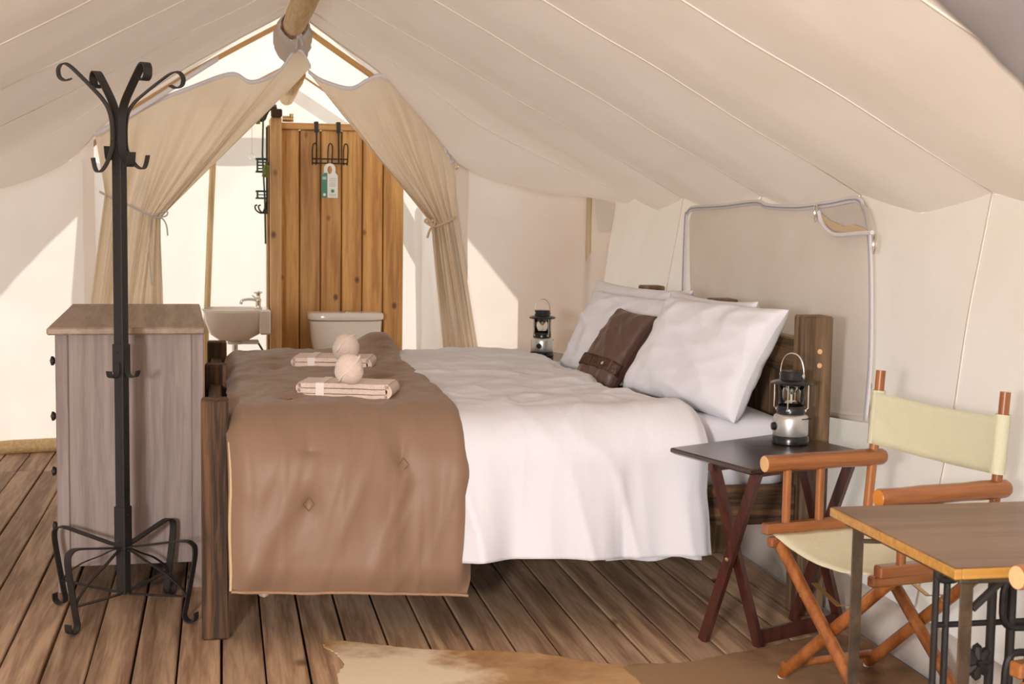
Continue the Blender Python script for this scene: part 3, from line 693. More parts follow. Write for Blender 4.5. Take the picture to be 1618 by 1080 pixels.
m = MB(); lo = [bl.lerp(br, k/10) for k in range(11)]; m.ribbon([Vector((wallx(p.z, 1)-.036, p.y, p.z)) for p in lo], (.15, 0, 1), .02, .005); m.build('window_hem', MESHM, win, 'all')

# rolled door flap close to the camera, top right
m = MB(); A = at(1440, -60, 1.05); B = at(1690, 190, 1.05); d = (B-A).normalized(); pn = Vector((-d.z, 0, d.x)); pn = pn if pn.z > 0 else -pn
g = []
for i in range(13):
    c = A+(B-A)*(i/12*1.5-.35)+pn*.085; g.append([c+(pn*math.cos(a)*(.085+.008*nz(i*.5, k*.8))+Vector((0, 1, 0))*math.sin(a)*.09) for k, a in enumerate([2*PI*k/18 for k in range(19)])])
m.grid(g); tag(m.build('rolled_flap', FLAPM, None, 'all'), 'blurred grey rolled-up door flap at the top right corner', 'flap')

# ------------------------------------------------------------ bed
bed = thing('bed_frame', 'rustic dark stained timber bed frame with square posts', 'bed', (1.03, 5.8, 0))
def bpart(name, lo, hi, mt, b=.006, par=None):
    o = Vector((1.03, 5.8, 0)); c = (Vector(lo)+Vector(hi))/2
    m = MB(); m.box(Vector(lo)-c, Vector(hi)-c, b); x = m.build(name, mt, par or bed); x.location = c-o if par is None else c-o-par.location; return x
for y in (4.80, 5.86, 6.86): bpart('foot_post', (-.072, y-.045, 0), (.018, y+.045, .812), BEAMZ, .007)
for a, b in ((4.845, 5.815), (5.905, 6.815)):
    bpart('foot_rail', (-.055, a, .60), (-.005, b, .735), BEAMY); bpart('foot_rail', (-.055, a, .28), (-.005, b, .44), BEAMY)
for y in (4.78, 5.74, 6.76): bpart('head_post', (2.03, y-.055, 0), (2.135, y+.055, 1.09), HEADZ, .006)
for a, b in ((4.836, 5.684), (5.796, 6.704)):
    bpart('head_rail', (2.05, a, .865), (2.10, b, 1.0), wood('brown headboard rail', (.085, .048, .022), (.24, .145, .075), 1, 20, .55, 3, True, .1, .5), .006)
    n = 6
    for k in range(n):
        w = (b-a)/n; bpart('headboard_plank', (2.06, a+w*k+.004, .36), (2.09, a+w*(k+1)-.004, .868), HEADZ, .004)
bpart('side_rail', (.02, 4.765, .335), (2.03, 4.815, .475), BEAMX); bpart('side_rail', (.02, 6.845, .335), (2.03, 6.895, .475), BEAMX)
for k in range(9): bpart('slat', (.12+.22*k, 4.82, .44), (.21+.22*k, 6.84, .46), BEAMY, .003)
for x, y in ((2.029, 4.735), (2.029, 4.735)): pass
for y, z in ((4.724, .965), (4.724, .915)):
    MB().lathe([(.0, 0), (.009, 0), (.009, .004), (0, .004)], 12, (0, 0, 0), 0, Matrix.Rotation(PI/2, 4, 'X')).build('wood_plug', ENDG, bed).location = (2.085-1.03, y-5.8+.001, z)

m = MB()
def rrect_prof(hx, hy, r, n=5):
    out = []
    for cx, cy, a0 in ((hx-r, hy-r, 0), (-hx+r, hy-r, PI/2), (-hx+r, -hy+r, PI), (hx-r, -hy+r, 1.5*PI)):
        for i in range(n+1): a = a0+PI/2*i/n; out.append((cx+r*math.cos(a), cy+r*math.sin(a)))
    return out
rows = []
for ins, z in ((.03, .46), (.0, .475), (-.004, .54), (.002, .62), (-.004, .675), (.012, .70), (.05, .712), (.3, .714)):
    rows.append([(1.035+x*(1-ins/1.0)+.003*nz(x*5, z*20), 5.83+y*(1-ins/1.0)+.004*nz(y*5+x*4, z*14), z) for x, y in rrect_prof(.99, 1.01, .07)])
    rows[-1].append(rows[-1][0])
m.grid(rows); m.f.append(list(range((len(rows)-1)*len(rows[0]), len(rows)*len(rows[0])-1))[::-1]); m.mi.append(0)
tag(m.build('mattress', SHEETM, None, 'all'), 'thick mattress in a white fitted sheet on the bed frame', 'mattress')

def drape(prof, xr, NX, NS, disp):
    "cloth lying over the bed: prof = path across the bed (y,z); xr(s)=(x0,x1)"
    P = [Vector((0, y, z)) for y, z in prof]; Ls = [0]
    for a, b in zip(P, P[1:]): Ls.append(Ls[-1]+(b-a).length)
    def pt(s):
        d = s*Ls[-1]
        for i in range(len(P)-1):
            if d <= Ls[i+1]+1e-9:
                return P[i].lerp(P[i+1], (d-Ls[i])/(Ls[i+1]-Ls[i]))
        return P[-1]
    g = []
    for i in range(NS+1):
        s = i/NS; p = pt(s); tg = (pt(min(1, s+.01))-pt(max(0, s-.01))).normalized(); n = Vector((0, -tg.z, tg.y)); n = -n if n.z < -.05 or (abs(n.z) <= .05 and n.y*(p.y-5.8) < 0) else n
        x0, x1 = xr(s, p); row = []
        for j in range(NX+1):
            u = j/NX; x = lerp(x0, x1, u); d = disp(s, u, x, p); row.append(Vector((x, p.y, p.z))+n*d[0]+Vector((d[1], 0, d[2])))
        g.append(row)
    return g
def bedprof(yf, yn, zt, zf, zn, r, flare=.03):
    pr = [(yf+.01, zf)]
    pr += [(yf-r+r*math.cos(a), zt-r+r*math.sin(a)) for a in [PI/2*k/8 for k in range(9)]]
    pr += [(lerp(yf-r, yn+r, k/10), zt+.012*math.sin(PI*k/10)) for k in range(1, 10)]
    pr += [(yn+r-r*math.sin(a), zt-r+r*math.cos(a)) for a in [PI/2*k/10 for k in range(11)]]
    pr += [(yn-flare*.5, (zt-r+zn)/2), (yn-flare, zn)]; return pr
# white duvet
def dd(s, u, x, p):
    top = sstep(.55, .70, p.z); hang = 1-top; near = p.y < 5.6
    v = .020*nz(x*2.2, p.y*1.6, 1)+.010*nz(x*5+p.y*2, p.y*4-x*3, 4)+.004*nz(x*12, p.y*10, 8)
    dn = max(0, (.62-p.z)/.38) if near else 0
    fold = (.020*math.sin(x*17+2.2*nz(x*2, 3))+.012*math.sin(x*31+4*nz(x*3, 7)))*dn
    e = .022*sstep(0, .06, u)*sstep(0, .05, 1-u)
    rid = .024*rg(x*5.5+p.z*1.0, p.z*1.1+p.y*.8, 12)*sstep(.76, .60, p.z)*near+.012*rg(x*3-p.y*2.2, p.y*2.6+x, 17)*top+.005*rg(x*6+p.y*3, p.y*5-x*4, 27)
    return (v*(.6+.4*top)+fold+e+rid, .015*nz(p.y*3, p.z*6, u*2)*hang+.03*dn*nz(x*4, 2), .02*nz(x*2.5, 9)*dn)
def dx(s, p):
    r = 1.655 if p.y < 4.9 else lerp(1.63, 1.50, sstep(4.9, 5.5, p.y))
    return (.745, r+.02*nz(p.y*4, p.z*5))
g = drape(bedprof(6.99, 4.70, .725, .40, .262, .16, .035), dx, 150, 260, dd)
m = MB(); m.grid(g); tag(m.build('duvet', WHITE, None, 'all', .012, 0, -1), 'white cotton duvet hanging over the near side of the bed', 'duvet')
# folded under layer of the duvet peeping out at the hem
m = MB(); g2 = [[(1.30+.345*i/16, 4.71-.012*math.sin(i*.9)-.03*j/6, lerp(.36, .243, j/6)+.006*math.sin(i*.7)) for j in range(7)] for i in range(17)]
m.grid(g2); dv = bpy.data.objects['duvet']; m.build('under_hem', WHITE, dv, 'all', .006)

# brown comforter across the foot
def cdsp(s, u, x, p):
    top = sstep(.50, .74, p.z); near = p.y < 5.6; dn = max(0, (.66-p.z)/.46) if near else 0
    v = .016*nz(x*2.4, p.y*1.5, 31)+.012*nz(x*5+2, p.y*4+p.z*3, 34)+.004*nz(x*14, p.y*11+p.z*9, 38)
    fold = dn*(.013*math.sin(x*13+p.z*5+1.8*nz(x*3, p.z*2, 5))+.012*nz(x*9-p.z*4, p.z*3.2, 7))+.008*nz(x*6-p.z*4, p.z*1.8+x*2, 15)*(1-top)*near
    e = .042*(sstep(0, .07, u)*sstep(0, .06, 1-u))**.7*(sstep(0, .03, s)*sstep(0, .03, 1-s))**.6
    v += (.013*rg(x*4.6-p.z*1.8+.3, p.z*.9+x*.8, 51)*sstep(.80, .62, p.z)*near+.006*rg(x*9-p.z*3.5, p.z*1.6+x*2, 57)*sstep(.74, .5, p.z)*near-.012+.008*rg(x*3.5+p.y*1.2, p.y*3.2-x, 61)*top+.005*rg(x*9-p.y*4, p.y*7+x*2, 66))*sstep(0, .08, u)*sstep(0, .06, 1-u)
    # stitched tufts
    for (tx, ty, tz) in TUFT:
        d2 = (x-tx)**2+(p.y-ty)**2*(1 if top > .5 else 0)+((p.z-tz)**2 if top <= .5 else 0)
        v -= .022*math.exp(-d2/.0016)
    pk = .085*math.exp(-((x-.74)/.13)**2-((p.y-6.86)/.20)**2)
    return (v+fold+e, .02*nz(p.z*4, 3)*dn+.012*nz(p.y*4, p.z*4, 5), pk+.018*nz(x*3, 77)*dn-.05*dn*u)
TUFT = [(.20, 5.0, .75), (.42, 4.70, .60), (.26, 4.70, .42), (.20, 5.9, .75), (.22, 6.35, .75), (.27, 5.45, .75), (.55, 4.70, .62), (.50, 4.70, .66)]
TUFT = [(.24, 5.0, .75), (.585, 4.7, .60), (.275, 4.7, .485), (.21, 5.45, .75), (.21, 5.95, .75), (.22, 6.4, .75), (.62, 5.6, .75)]
def cdx(s, p): return (.022, .812+.012*nz(p.y*3, p.z*4, 3))
g = drape(bedprof(7.0, 4.69, .722, .42, .200, .19, .02), cdx, 130, 280, cdsp)
CG = g; OFF = .0
cm = thing('comforter', 'brown satin comforter folded across the foot of the bed', 'comforter')
m = MB(); m.grid(g); cv = m.build('cover', BROWN, cm, 'all', .02, 0, -1)
OFF = .02 if sum(p.normal.z for p in cv.data.polygons if p.center.z > .74) < 0 else 0.0
MB().tube([r[0]+Vector((-.002, -.004-OFF, 0)) for r in g[130:]], .0045, 6).build('piping', mat('pale piping', (.62, .45, .25), .7), cm, 'auto')
MB().tube([p+Vector((0, -.004-OFF, -.003)) for p in g[-1]], .0045, 6).build('piping', mat('brown piping', (.40, .24, .14), .7), cm, 'auto')
for (tx, ty, tz) in TUFT[:3]:      # stitched diamonds
    best = min((p for r in g for p in r), key=lambda p: (p.x-tx)**2+((p.z-tz)**2 if ty < 4.8 else (p.y-ty)**2+(p.z < .7)*9)+(p.y > 5.6)*9)
    k = .019; d = [(-k, 0), (0, k*1.2), (k, 0), (0, -k*1.2)]
    q = [best+(Vector((a, -.013-OFF, b)) if ty < 4.8 else Vector((a, b, .012+OFF))) for a, b in d]
    MB().tube(q, .0022, 5, closed=True).build('tuft_stitch', mat('stitch thread', (.24, .13, .07), .7), cm, 'auto')
# lining and ruffled hem below the comforter
m = MB(); m.grid([[(.06+.24*i/20, 4.715-.012*math.sin(i*1.3), lerp(.30, .168+.012*math.sin(i*.8), j/4)) for j in range(5)] for i in range(21)]); m.build('lining', BROWNP, cm, 'all', .008)
m = MB(); m.grid([[(.28+.50*i/40, 4.735-.010*math.sin(i*.9), lerp(.30, .165-.015*i/40, j/4)) for j in range(5)] for i in range(41)]); m.build('under_fold', BROWN, cm, 'all', .008)

# ------------------------------------------------------------ pillows
def pillow_grid(w, h, T, seed, n=52, pinch=.09, wr=.010):
    g1, g2 = [], []
    for i in range(n+1):
        r1, r2 = [], []
        for j in range(n+1):
            u = math.sin((i/n*2-1)*PI/2)*.6+(i/n*2-1)*.4; v = math.sin((j/n*2-1)*PI/2)*.6+(j/n*2-1)*.4
            x = w*u*(1-pinch*(1-v*v)*abs(u)**3); y = h*v*(1-pinch*(1-u*u)*abs(v)**3)
            t = T*max(0, (1-u**4))**.42*max(0, (1-v**4))**.42
            wv = wr*(nz(u*2.2+seed, v*2.2, seed)+.4*nz(u*5, v*5+seed, 2)+.9*rg(u*1.4+v*1.1+seed, v*.9-u*.6, seed+4)+.7*rg(u*1.1-v*2.1, v*.8+u*.9, seed+9)-.8)*min(1, t/(T*.5)+.15)
            r1.append(Vector((x, y, t+wv))); r2.append(Vector((x, y, -t+wv*.6)))
        g1.append(r1); g2.append(r2)
    return g1, g2
def pillow(name, label, c, wdir, udir, w, h, T, seed, mt, cat='pillow', group=None, pinch=.09, wr=.012):
    wd = Vector(wdir).normalized(); ud = Vector(udir); ud = (ud-wd*ud.dot(wd)).normalized(); nd = wd.cross(ud)
    M = Matrix(((wd.x, ud.x, nd.x), (wd.y, ud.y, nd.y), (wd.z, ud.z, nd.z))).to_4x4(); M.translation = Vector(c)
    g1, g2 = pillow_grid(w, h, T, seed, pinch=pinch, wr=wr); m = MB(); m.grid(g1); m.grid([r[::-1] for r in g2])
    root = thing(name, label, cat, c, 0, group); R = M.copy(); R.translation = (0, 0, 0)
    m.v = [R @ v for v in m.v]
    m.build('cover', mt, root, 'all'); return root, R, g1
GP = 'white bed pillows'
pd, Rd, gd = pillow('pillow', 'big white pillow nearest the near lantern, in front', (1.795, 5.17, .905), (.20, -.72, 0), (.36, .02, .62), .385, .232, .085, 3, PILW, group=GP)
pillow('pillow', 'white pillow tucked behind the big near pillow', (1.925, 5.53, .905), (.08, -.72, .0), (.12, .0, .62), .40, .215, .06, 9, PILW, group=GP)
pillow('pillow', 'white pillow behind the brown cushion, front of the far pair', (1.755, 6.09, .885), (.20, -.74, .0), (.33, .02, .62), .43, .215, .08, 14, PILW, group=GP)
pillow('pillow', 'farthest white pillow, rearmost by the headboard', (1.895, 6.45, .895), (.16, -.74, .0), (.16, .0, .62), .46, .22, .065, 21, PILW, group=GP)
# hem flap of the near pillow case
e = [Rd @ Vector((p.x*.93, p.y, p.z+.003)) for p in gd[-3]]
# brown cushion
ctr = Vector((1.605, 5.72, .868)); 
cu, Rc, gc = pillow('cushion', 'chocolate satin cushion with ruffled band leaning on the pillows', ctr, (.10, -.30, -.02), (.34, -.12, .40), .135, .195, .055, 33, CUSH, 'cushion', pinch=.05, wr=.006)
for k, vv in enumerate((.40,)):
    n = 40; m = MB(); rows = []
    for jj in (-1, -.5, 0, .5, 1):
        row = []
        for i in range(n+1):
            u = i/n*2-1; v = -.42+jj*.13; x = .135*u*.985; y = .195*v; t = .055*max(0, 1-u**4)**.42*max(0, 1-v**4)**.42
            row.append(Rc @ Vector((x, y, t+.005+.005*math.sin(i*1.9+jj)+.002*math.sin(i*4.1))))
        rows.append(row)
    m.grid(rows); bd = m.build('ruffle_band', CUSHB, cu, 'all', .003)
    MB().lathe([(0, 0), (.008, 0), (.008, .004), (0, .006)], 12, (0, 0, 0), 0, Matrix.Translation(Rc @ Vector((.075, -.086, .066))) @ Rc).build('button', CHROME, bd, 'auto')
pts = []
for k in range(0, 53): pts.append(Rc @ gc[k][0])
for k in range(1, 53): pts.append(Rc @ gc[52][k])
for k in range(51, -1, -1): pts.append(Rc @ gc[k][52])
for k in range(51, 0, -1): pts.append(Rc @ gc[0][k])
MB().tube(pts, .0035, 6, closed=True).build('piping', CUSHB, cu, 'auto')

def V2_(p): return (p.x, p.y)
def ctop(x, y): return max(p.z for r in CG for p in r if abs(p.x-x) < .03 and abs(p.y-y) < .03)
# ------------------------------------------------------------ towels
def towel(label, c, rz, L, D):
    root = thing('folded_towel', label, 'towel', c, rz, 'folded bath towels on the comforter')
    h = L/2
    path = [(-h+.02, .009), (0, .008), (h-.03, .009)]+arc(h-.03, .028, .019, -PI/2, PI/2, 8)+[(0, .048), (-h+.03, .047)]+arc(-h+.03, .0375, .0095, PI/2, 1.5*PI, 6)+[(0, .028), (h-.026, .028)]
    P = catmull([(x, 0, z) for x, z in path], 3)
    P = [p+Vector((0, 0, .003*nz(p.x*14, 4))) for p in P]
    m = MB(); m.ribbon(P, (0, 1, 0), D, .0165); o = m.build('cloth', TOWEL, root)
    bv = o.modifiers.new('soft edge', 'BEVEL'); bv.width = .005; bv.segments = 2; bv.limit_method = 'ANGLE'; bv.angle_limit = .9
    m = MB(); m.ribbon([(-h*.45, -D/2-.001, .012), (-h*.45, -D/2-.001, .056), (-h*.45, -D/2+.008, .0578), (-h*.45, D/2, .0578)], (1, 0, 0), .03, .002); m.build('woven_band', TOWELB, o)
    return root
towel('peach folded towel nearest the hanging side of the comforter', (.438, 5.10, ctop(.438, 5.10)+.004), -.28, .36, .17)
towel('peach folded towel farther back, nearer the toilet', (.455, 5.97, ctop(.455, 5.97)+.004), -.20, .35, .21)
def roll(label, c, rz, tilt, s):
    root = thing('rolled_towel', label, 'towel', c, 0, 'rolled face towels')
    m = MB(); g = []; N, K = 28, 22
    M = Matrix.Rotation(rz, 4, 'Z') @ Matrix.Rotation(tilt, 4, 'Y')
    for i in range(K+1):
        t = i/K; a = PI*t; zz = -math.cos(a)*.054*s; r0 = (math.sin(a)**.75)*.052*s*(1.08-.28*t)
        row = []
        for k in range(N+1):
            b = 2*PI*(k % N)/N; spiral = .0045*s*(1 if ((b/(2*PI)+t*1.1) % 1) < .5 else 0)
            r = r0*(1+.05*nz(math.cos(b)*2, math.sin(b)*2, t*3+rz))+spiral*math.sin(a)
            row.append(M @ Vector((r*math.cos(b), r*math.sin(b), zz)))
        g.append(row)
    m.grid(g); zmin = min(v.z for v in m.v); m.v = [v-Vector((0, 0, zmin)) for v in m.v]
    o = m.build('cloth', TOWEL, root, 'all', 0, 1)
    pts = []
    for i in range(15):
        t = .12+.76*i/14; a = PI*t; zz = -math.cos(a)*.054*s; r = math.sin(a)**.75*.052*s*(1.08-.28*t)*1.03+.002; b = -PI/2-.9+1.7*t
        pts.append(M @ Vector((r*math.cos(b-rz), r*math.sin(b-rz), zz))-Vector((0, 0, zmin)))
    MB().ribbon(pts, (1, 0, .9), .02, .003).build('woven_band', TOWELB, root, 'all')
roll('rolled peach face towel on the nearer folded towel', (*V2_(atz(552, 607, ctop(.438, 5.10)+.06)), ctop(.438, 5.10)+.059), .4, .35, 1.0)
roll('rolled peach face towel on the farther folded towel', (*V2_(atz(546, 571, ctop(.455, 5.97)+.06)), ctop(.455, 5.97)+.059), 1.1, .9, 1.05)

# ------------------------------------------------------------ dresser
DX0, DX1, DY0, DY1, DZ = -.622, -.088, 5.43, 6.64, .972
dr = thing('dresser', 'grey washed wooden chest of drawers behind the coat rack', 'dresser', (-.355, 6.03, 0), .03)
O = Vector((-.355, 6.03, 0))
def dpart(name, lo, hi, mt, b=.004, par=None):
    m = MB(); m.box(Vector(lo)-O, Vector(hi)-O, b); return m.build(name, mt, par or dr)
dpart('top', (-.648, 5.39, DZ), (-.083, 6.68, 1.0), GREYY, .006)
for x in (DX0, DX1-.045):
    for y in (DY0, DY1-.045): dpart('corner_post', (x, y, 0), (x+.045, y+.045, DZ), GREYZ)
dpart('side_panel', (DX0+.045, DY0+.008, .10), (DX1-.045, DY0+.022, DZ), GREYZ, .002); dpart('side_panel', (DX0+.045, DY1-.022, .10), (DX1-.045, DY1-.008, DZ), GREYZ, .002)
dpart('back_panel', (DX1-.02, DY0+.045, .10), (DX1-.008, DY1-.045, DZ), GREYZ, .002)
dpart('bottom_panel', (DX0+.03, DY0+.045, .10), (DX1-.02, DY1-.045, .12), GREYZ, .002)
for z0, z1 in ((.13, .33), (.34, .54), (.55, .75), (.76, .96)):
    d = dpart('drawer', (DX0+.002, DY0+.05, z0), (DX0+.022, DY1-.05, z1), GREYZ, .004)
    for y in (DY0+.14, DY1-.2):
        m = MB(); m.lathe([(.0, .0), (.008, 0), (.008, .012), (.017, .02), (.018, .028), (.0, .034)], 14, (0, 0, 0), 0, Matrix.Translation(Vector((DX0+.003, y, (z0+z1)/2))-O) @ Matrix.Rotation(-PI/2, 4, 'Y')); m.build('knob', IRON, d, 'auto')

# ------------------------------------------------------------ coat rack
cr0 = Vector((-.348, 5.12, 0)); CA = [math.radians(57+90*k) for k in range(4)]
rk = thing('coat_rack', 'black wrought iron coat rack with curled arms before the dresser', 'coat rack', cr0)
hp = .0185
m = MB(); m.box((-hp, -hp, .075), (hp, hp, 1.775), .002, Matrix.Rotation(CA[0], 4, 'Z')); m.build('pole', IRON, rk)
for z0, z1 in ((.235, .39), (.865, .965)):
    m = MB(); m.box((-hp-.004, -hp-.004, z0), (hp+.004, hp+.004, z1), .002, Matrix.Rotation(CA[0], 4, 'Z')); co = m.build('collar', IRON, rk)
    for a in CA:
        for z in (z0+.03, z1-.03):
            MB().lathe([(.0045, 0), (.0045, .002), (.0, .003)], 8, (0, 0, 0), 0, Matrix.Translation((math.cos(a)*(hp+.004), math.sin(a)*(hp+.004), z)) @ Matrix.Rotation(a, 4, 'Z') @ Matrix.Rotation(PI/2, 4, 'Y')).build('rivet', IRON, co)
def rad(a, pts): return [Vector((math.cos(a)*r, math.sin(a)*r, z)) for r, z in pts]
def smooth2(pts, n=5): return [(p.x, p.z) for p in catmull([(r, 0, z) for r, z in pts], n)]
for k, la in enumerate(CA):
    a = math.radians([26, 116, 206, 296][k]); wd = (-math.sin(a), math.cos(a), 0); dz = [0, .03, -.015, .005][k]
    # upper arm: curled tip, flare, flat on the pole, lower hook
    prof = smooth2([(.190, 1.868), (.212, 1.861), (.234, 1.872), (.238, 1.898), (.222, 1.916), (.195, 1.912), (.150, 1.880), (.100, 1.840), (.058, 1.803), (.034, 1.768), (.0245, 1.725), (.0235, 1.67), (.028, 1.635), (.046, 1.602+dz*.7), (.070, 1.578+dz), (.092, 1.580+dz), (.104, 1.622+dz)], 5)
    rs = [1, .95, .86, 1.05][k]; prof = [(r if r < .03 else .03+(r-.03)*rs, z) for r, z in prof]
    ar = MB().ribbon(rad(a, prof), wd, .030, .005).build('hook_arm', IRON, rk, 'auto')
    for z in (1.74, 1.665): MB().lathe([(.004, 0), (.004, .002), (.0, .003)], 8, (0, 0, 0), 0, Matrix.Translation((math.cos(a)*.0262, math.sin(a)*.0262, z)) @ Matrix.Rotation(a, 4, 'Z') @ Matrix.Rotation(PI/2, 4, 'Y')).build('rivet', IRON, ar)
    a = la; wd = (-math.sin(a), math.cos(a), 0)
    if k >= 2:
        MB().ribbon(rad(a, smooth2([(.0255, .90), (.027, .865), (.04, .852), (.062, .855), (.07, .875)], 5)), wd, .024, .004).build('small_hook', IRON, rk, 'auto')
    lg = MB().ribbon(rad(a, smooth2([(.021, .245), (.035, .248), (.06, .252), (.16, .272), (.255, .290), (.290, .282), (.300, .258), (.292, .20), (.262, .06), (.255, .03), (.262, .012), (.282, .006), (.300, .018), (.302, .042)], 5)), wd, .026, .005).build('leg', IRON, rk, 'auto')
    MB().ribbon(rad(a, [(.021, .085), (.03, .078), (.15, .085), (.268, .095)]), wd, .018, .004).build('tie_bar', IRON, lg, 'auto')
    MB().ribbon(rad(a, smooth2([(.021, .235), (.05, .225), (.10, .20), (.18, .165), (.245, .12), (.268, .085)], 5)), wd, .010, .005).build('curved_brace', IRON, lg, 'auto')

# ------------------------------------------------------------ folding side tables
TZ = .665
def V2(p): return Vector((p[0], p[1]))
c4 = [atz(x, y, TZ) for x, y in [(1058, 706), (1188, 742), (1368, 712), (1240, 684)]]
tc_ = sum((V2(c) for c in c4), Vector((0, 0)))/4
tb = thing('folding_table', 'dark wooden folding side table beside the director chair', 'table', (tc_.x, tc_.y, 0), 0, 'folding side tables by the bed')
TO = Vector((tc_.x, tc_.y, 0))
lx = ((V2(c4[2])-V2(c4[1]))+(V2(c4[3])-V2(c4[0])))/4; ly = ((V2(c4[3])-V2(c4[2]))+(V2(c4[0])-V2(c4[1])))/4
def slab(sx, z0, z1): return [[Vector((*(lx*a*sx+ly*b*sx), z)) for a, b in ((-1, -1), (1, -1), (1, 1), (-1, 1))] for z in (z0, z1)]
m = MB(); r = []
for sx, z in ((.93, TZ-.024), (.955, TZ-.022), (1.0, TZ-.014), (1.0, TZ-.004), (.985, TZ)): r.append(slab(sx, z, z)[0])
for q in r: q.append(q[0])
m.grid(r); m.f.append([0, 1, 2, 3][::-1]); m.mi.append(0); m.f.append([20, 21, 22, 23]); m.mi.append(0); m.build('table_top', TRAY, tb)
vv = Vector((.40, .175, 0))
A_, B_ = atz(1111, 1011, 0), atz(1193, 1023, 0); T2, T1 = atz(1197, 745, TZ-.03), atz(1122, 736, TZ-.03)
sd_ = (T1-T2).normalized(); ld_ = Vector((lx.x, lx.y, 0)).normalized()
def bar(a, b, w, t, wd):  # flat bar between two points
    m = MB(); m.ribbon([Vector(a)-TO, Vector(b)-TO], wd, w, t); return m
for k in (0, 1):
    s_ = vv*k; off = ld_*.020*(1 if k == 0 else -1)
    a1 = bar(T2+s_, A_+s_, .020, .036, ld_).build('leg', TRAYL, tb); b1 = bar(T1+s_+off, B_+s_+off, .020, .036, ld_).build('leg', TRAYL, tb)
    mid = (T2+A_)/2+s_-ld_*.012
    for f in (0, ): MB().lathe([(.007, 0), (.007, .004), (0, .006)], 10, (0, 0, 0), 0, Matrix.Translation((T2+A_)/2+s_-TO-ld_*.011) @ ld_.to_track_quat('Z', 'Y').to_matrix().to_4x4() @ Matrix.Rotation(PI, 4, 'X')).build('pivot_bolt', BRASS, a1)
oB = B_+ld_*.02; bar(oB+Vector((0, 0, .035)), oB+vv-ld_*.04+Vector((0, 0, .035)), .05, .014, (0, 0, 1)).build('stretcher', TRAYL, tb)
for P in (T1, T2): bar(P+Vector((0, 0, -.004)), P+vv+Vector((0, 0, -.004)), .024, .02, (0, 0, 1)).build('top_cleat', TRAYL, tb)
for f in (.25, .8, .95):
    p = T1.lerp(T2, f)-TO; MB().lathe([(0, 0), (.006, 0), (.006, .004), (0, .005)], 8, p+Vector((-.02, -.01, .012))).build('brass_pin', BRASS, tb)
tb2 = copy_tree(tb); tb2.location = (1.63, 7.42, 0); tb2.rotation_euler = (0, 0, .12); tb2['label'] = 'dark wooden folding side table on the far side of the bed'

# ------------------------------------------------------------ lanterns
ln = thing('camping_lantern', 'silver and black camping lantern on the near side table', 'lantern', atz(1248, 700, TZ), 0, 'camping lanterns')
MB().lathe([(.0, 0), (.060, 0), (.064, .004), (.064, .022), (.060, .030), (.0, .030)], 36).build('base', BLACKP, ln, 'auto')
bo = MB().lathe([(.059, .030), (.0605, .034), (.0605, .088), (.057, .098), (.048, .104), (.0, .104)], 36).build('body', SILVER, ln, 'auto')
MB().box((-.004, -.0625, .089), (.040, -.048, .0925), .001, Matrix.Rotation(.35, 4, 'Z')).build('slot', BLACKP, bo)
MB().lathe([(.0, .104), (.046, .104), (.049, .107), (.049, .128), (.046, .132), (.0, .132)], 32).build('collar', BLACKP, ln, 'auto')
MB().lathe([(.044, .132), (.044, .208)], 32).build('globe', GLASS, ln, 'all')
MB().lathe([(.043, .133), (.036, .143), (.018, .147), (.016, .139), (.0, .139)], 24).build('reflector', CHROME, ln, 'auto')
MB().lathe([(.0, .168), (.006, .170), (.036, .206), (.0, .206)], 20).build('upper_reflector', CHROME, ln, 'auto')
MB().tube([(0, 0, .14), (0, 0, .172)], .004, 8).build('bulb_stem', CHROME, ln, 'auto')
cp = MB().lathe([(.0, .205), (.060, .205), (.071, .208), (.072, .213), (.060, .219), (.044, .223), (.042, .226), (.042, .244), (.038, .252), (.0, .254)], 36).build('cap', BLACKP, ln, 'auto')
for k in range(4):
    a = PI/4+PI/2*k+.2; c, s_ = math.cos(a), math.sin(a)
    MB().tube(catmull([(c*.046, s_*.046, .118), (c*.057, s_*.057, .125), (c*.058, s_*.058, .135), (c*.058, s_*.058, .207)], 5), .0026, 7).build('guard_rod', CHROME, ln, 'auto')
    MB().lathe([(0, 0), (.007, 0), (.007, .003), (0, .005)], 10, (0, 0, 0), 0, Matrix.Translation((c*.049, s_*.049, .118)) @ Matrix.Rotation(a, 4, 'Z') @ Matrix.Rotation(PI/2, 4, 'Y')).build('screw', CHROME, ln, 'auto')
ha = -.9
MB().tube(catmull([(math.cos(ha)*.043*x, math.sin(ha)*.043*x, z) for x, z in ((1, .235), (1.02, .255), (.85, .285), (.5, .305), (0, .312), (-.5, .305), (-.85, .285), (-1.02, .255), (-1, .235))], 5), .0026, 8).build('handle', CHROME, cp, 'auto')
for s_ in (-1, 1): MB().lathe([(0, 0), (.008, 0), (.008, .004), (0, .006)], 12, (0, 0, 0), 0, Matrix.Translation((s_*math.cos(ha)*.041, s_*math.sin(ha)*.041, .236)) @ Matrix.Rotation(ha+(0 if s_ > 0 else PI), 4, 'Z') @ Matrix.Rotation(PI/2, 4, 'Y')).build('handle_screw', CHROME, cp, 'auto')
kb = MB().lathe([(.0, 0), (.015, 0), (.013, .010), (.0, .011)], 16, (0, 0, 0), 0, Matrix.Translation((-.059, -.005, .062)) @ Matrix.Rotation(PI+.05, 4, 'Z') @ Matrix.Rotation(PI/2, 4, 'Y')).build('knob', BLACKP, bo, 'auto')
l2 = copy_tree(ln); l2.location = (*V2(atz(856, 563, TZ)), TZ); l2.rotation_euler = (0, 0, 1.0); l2['label'] = 'silver and black camping lantern beyond the bed near the back canvas'

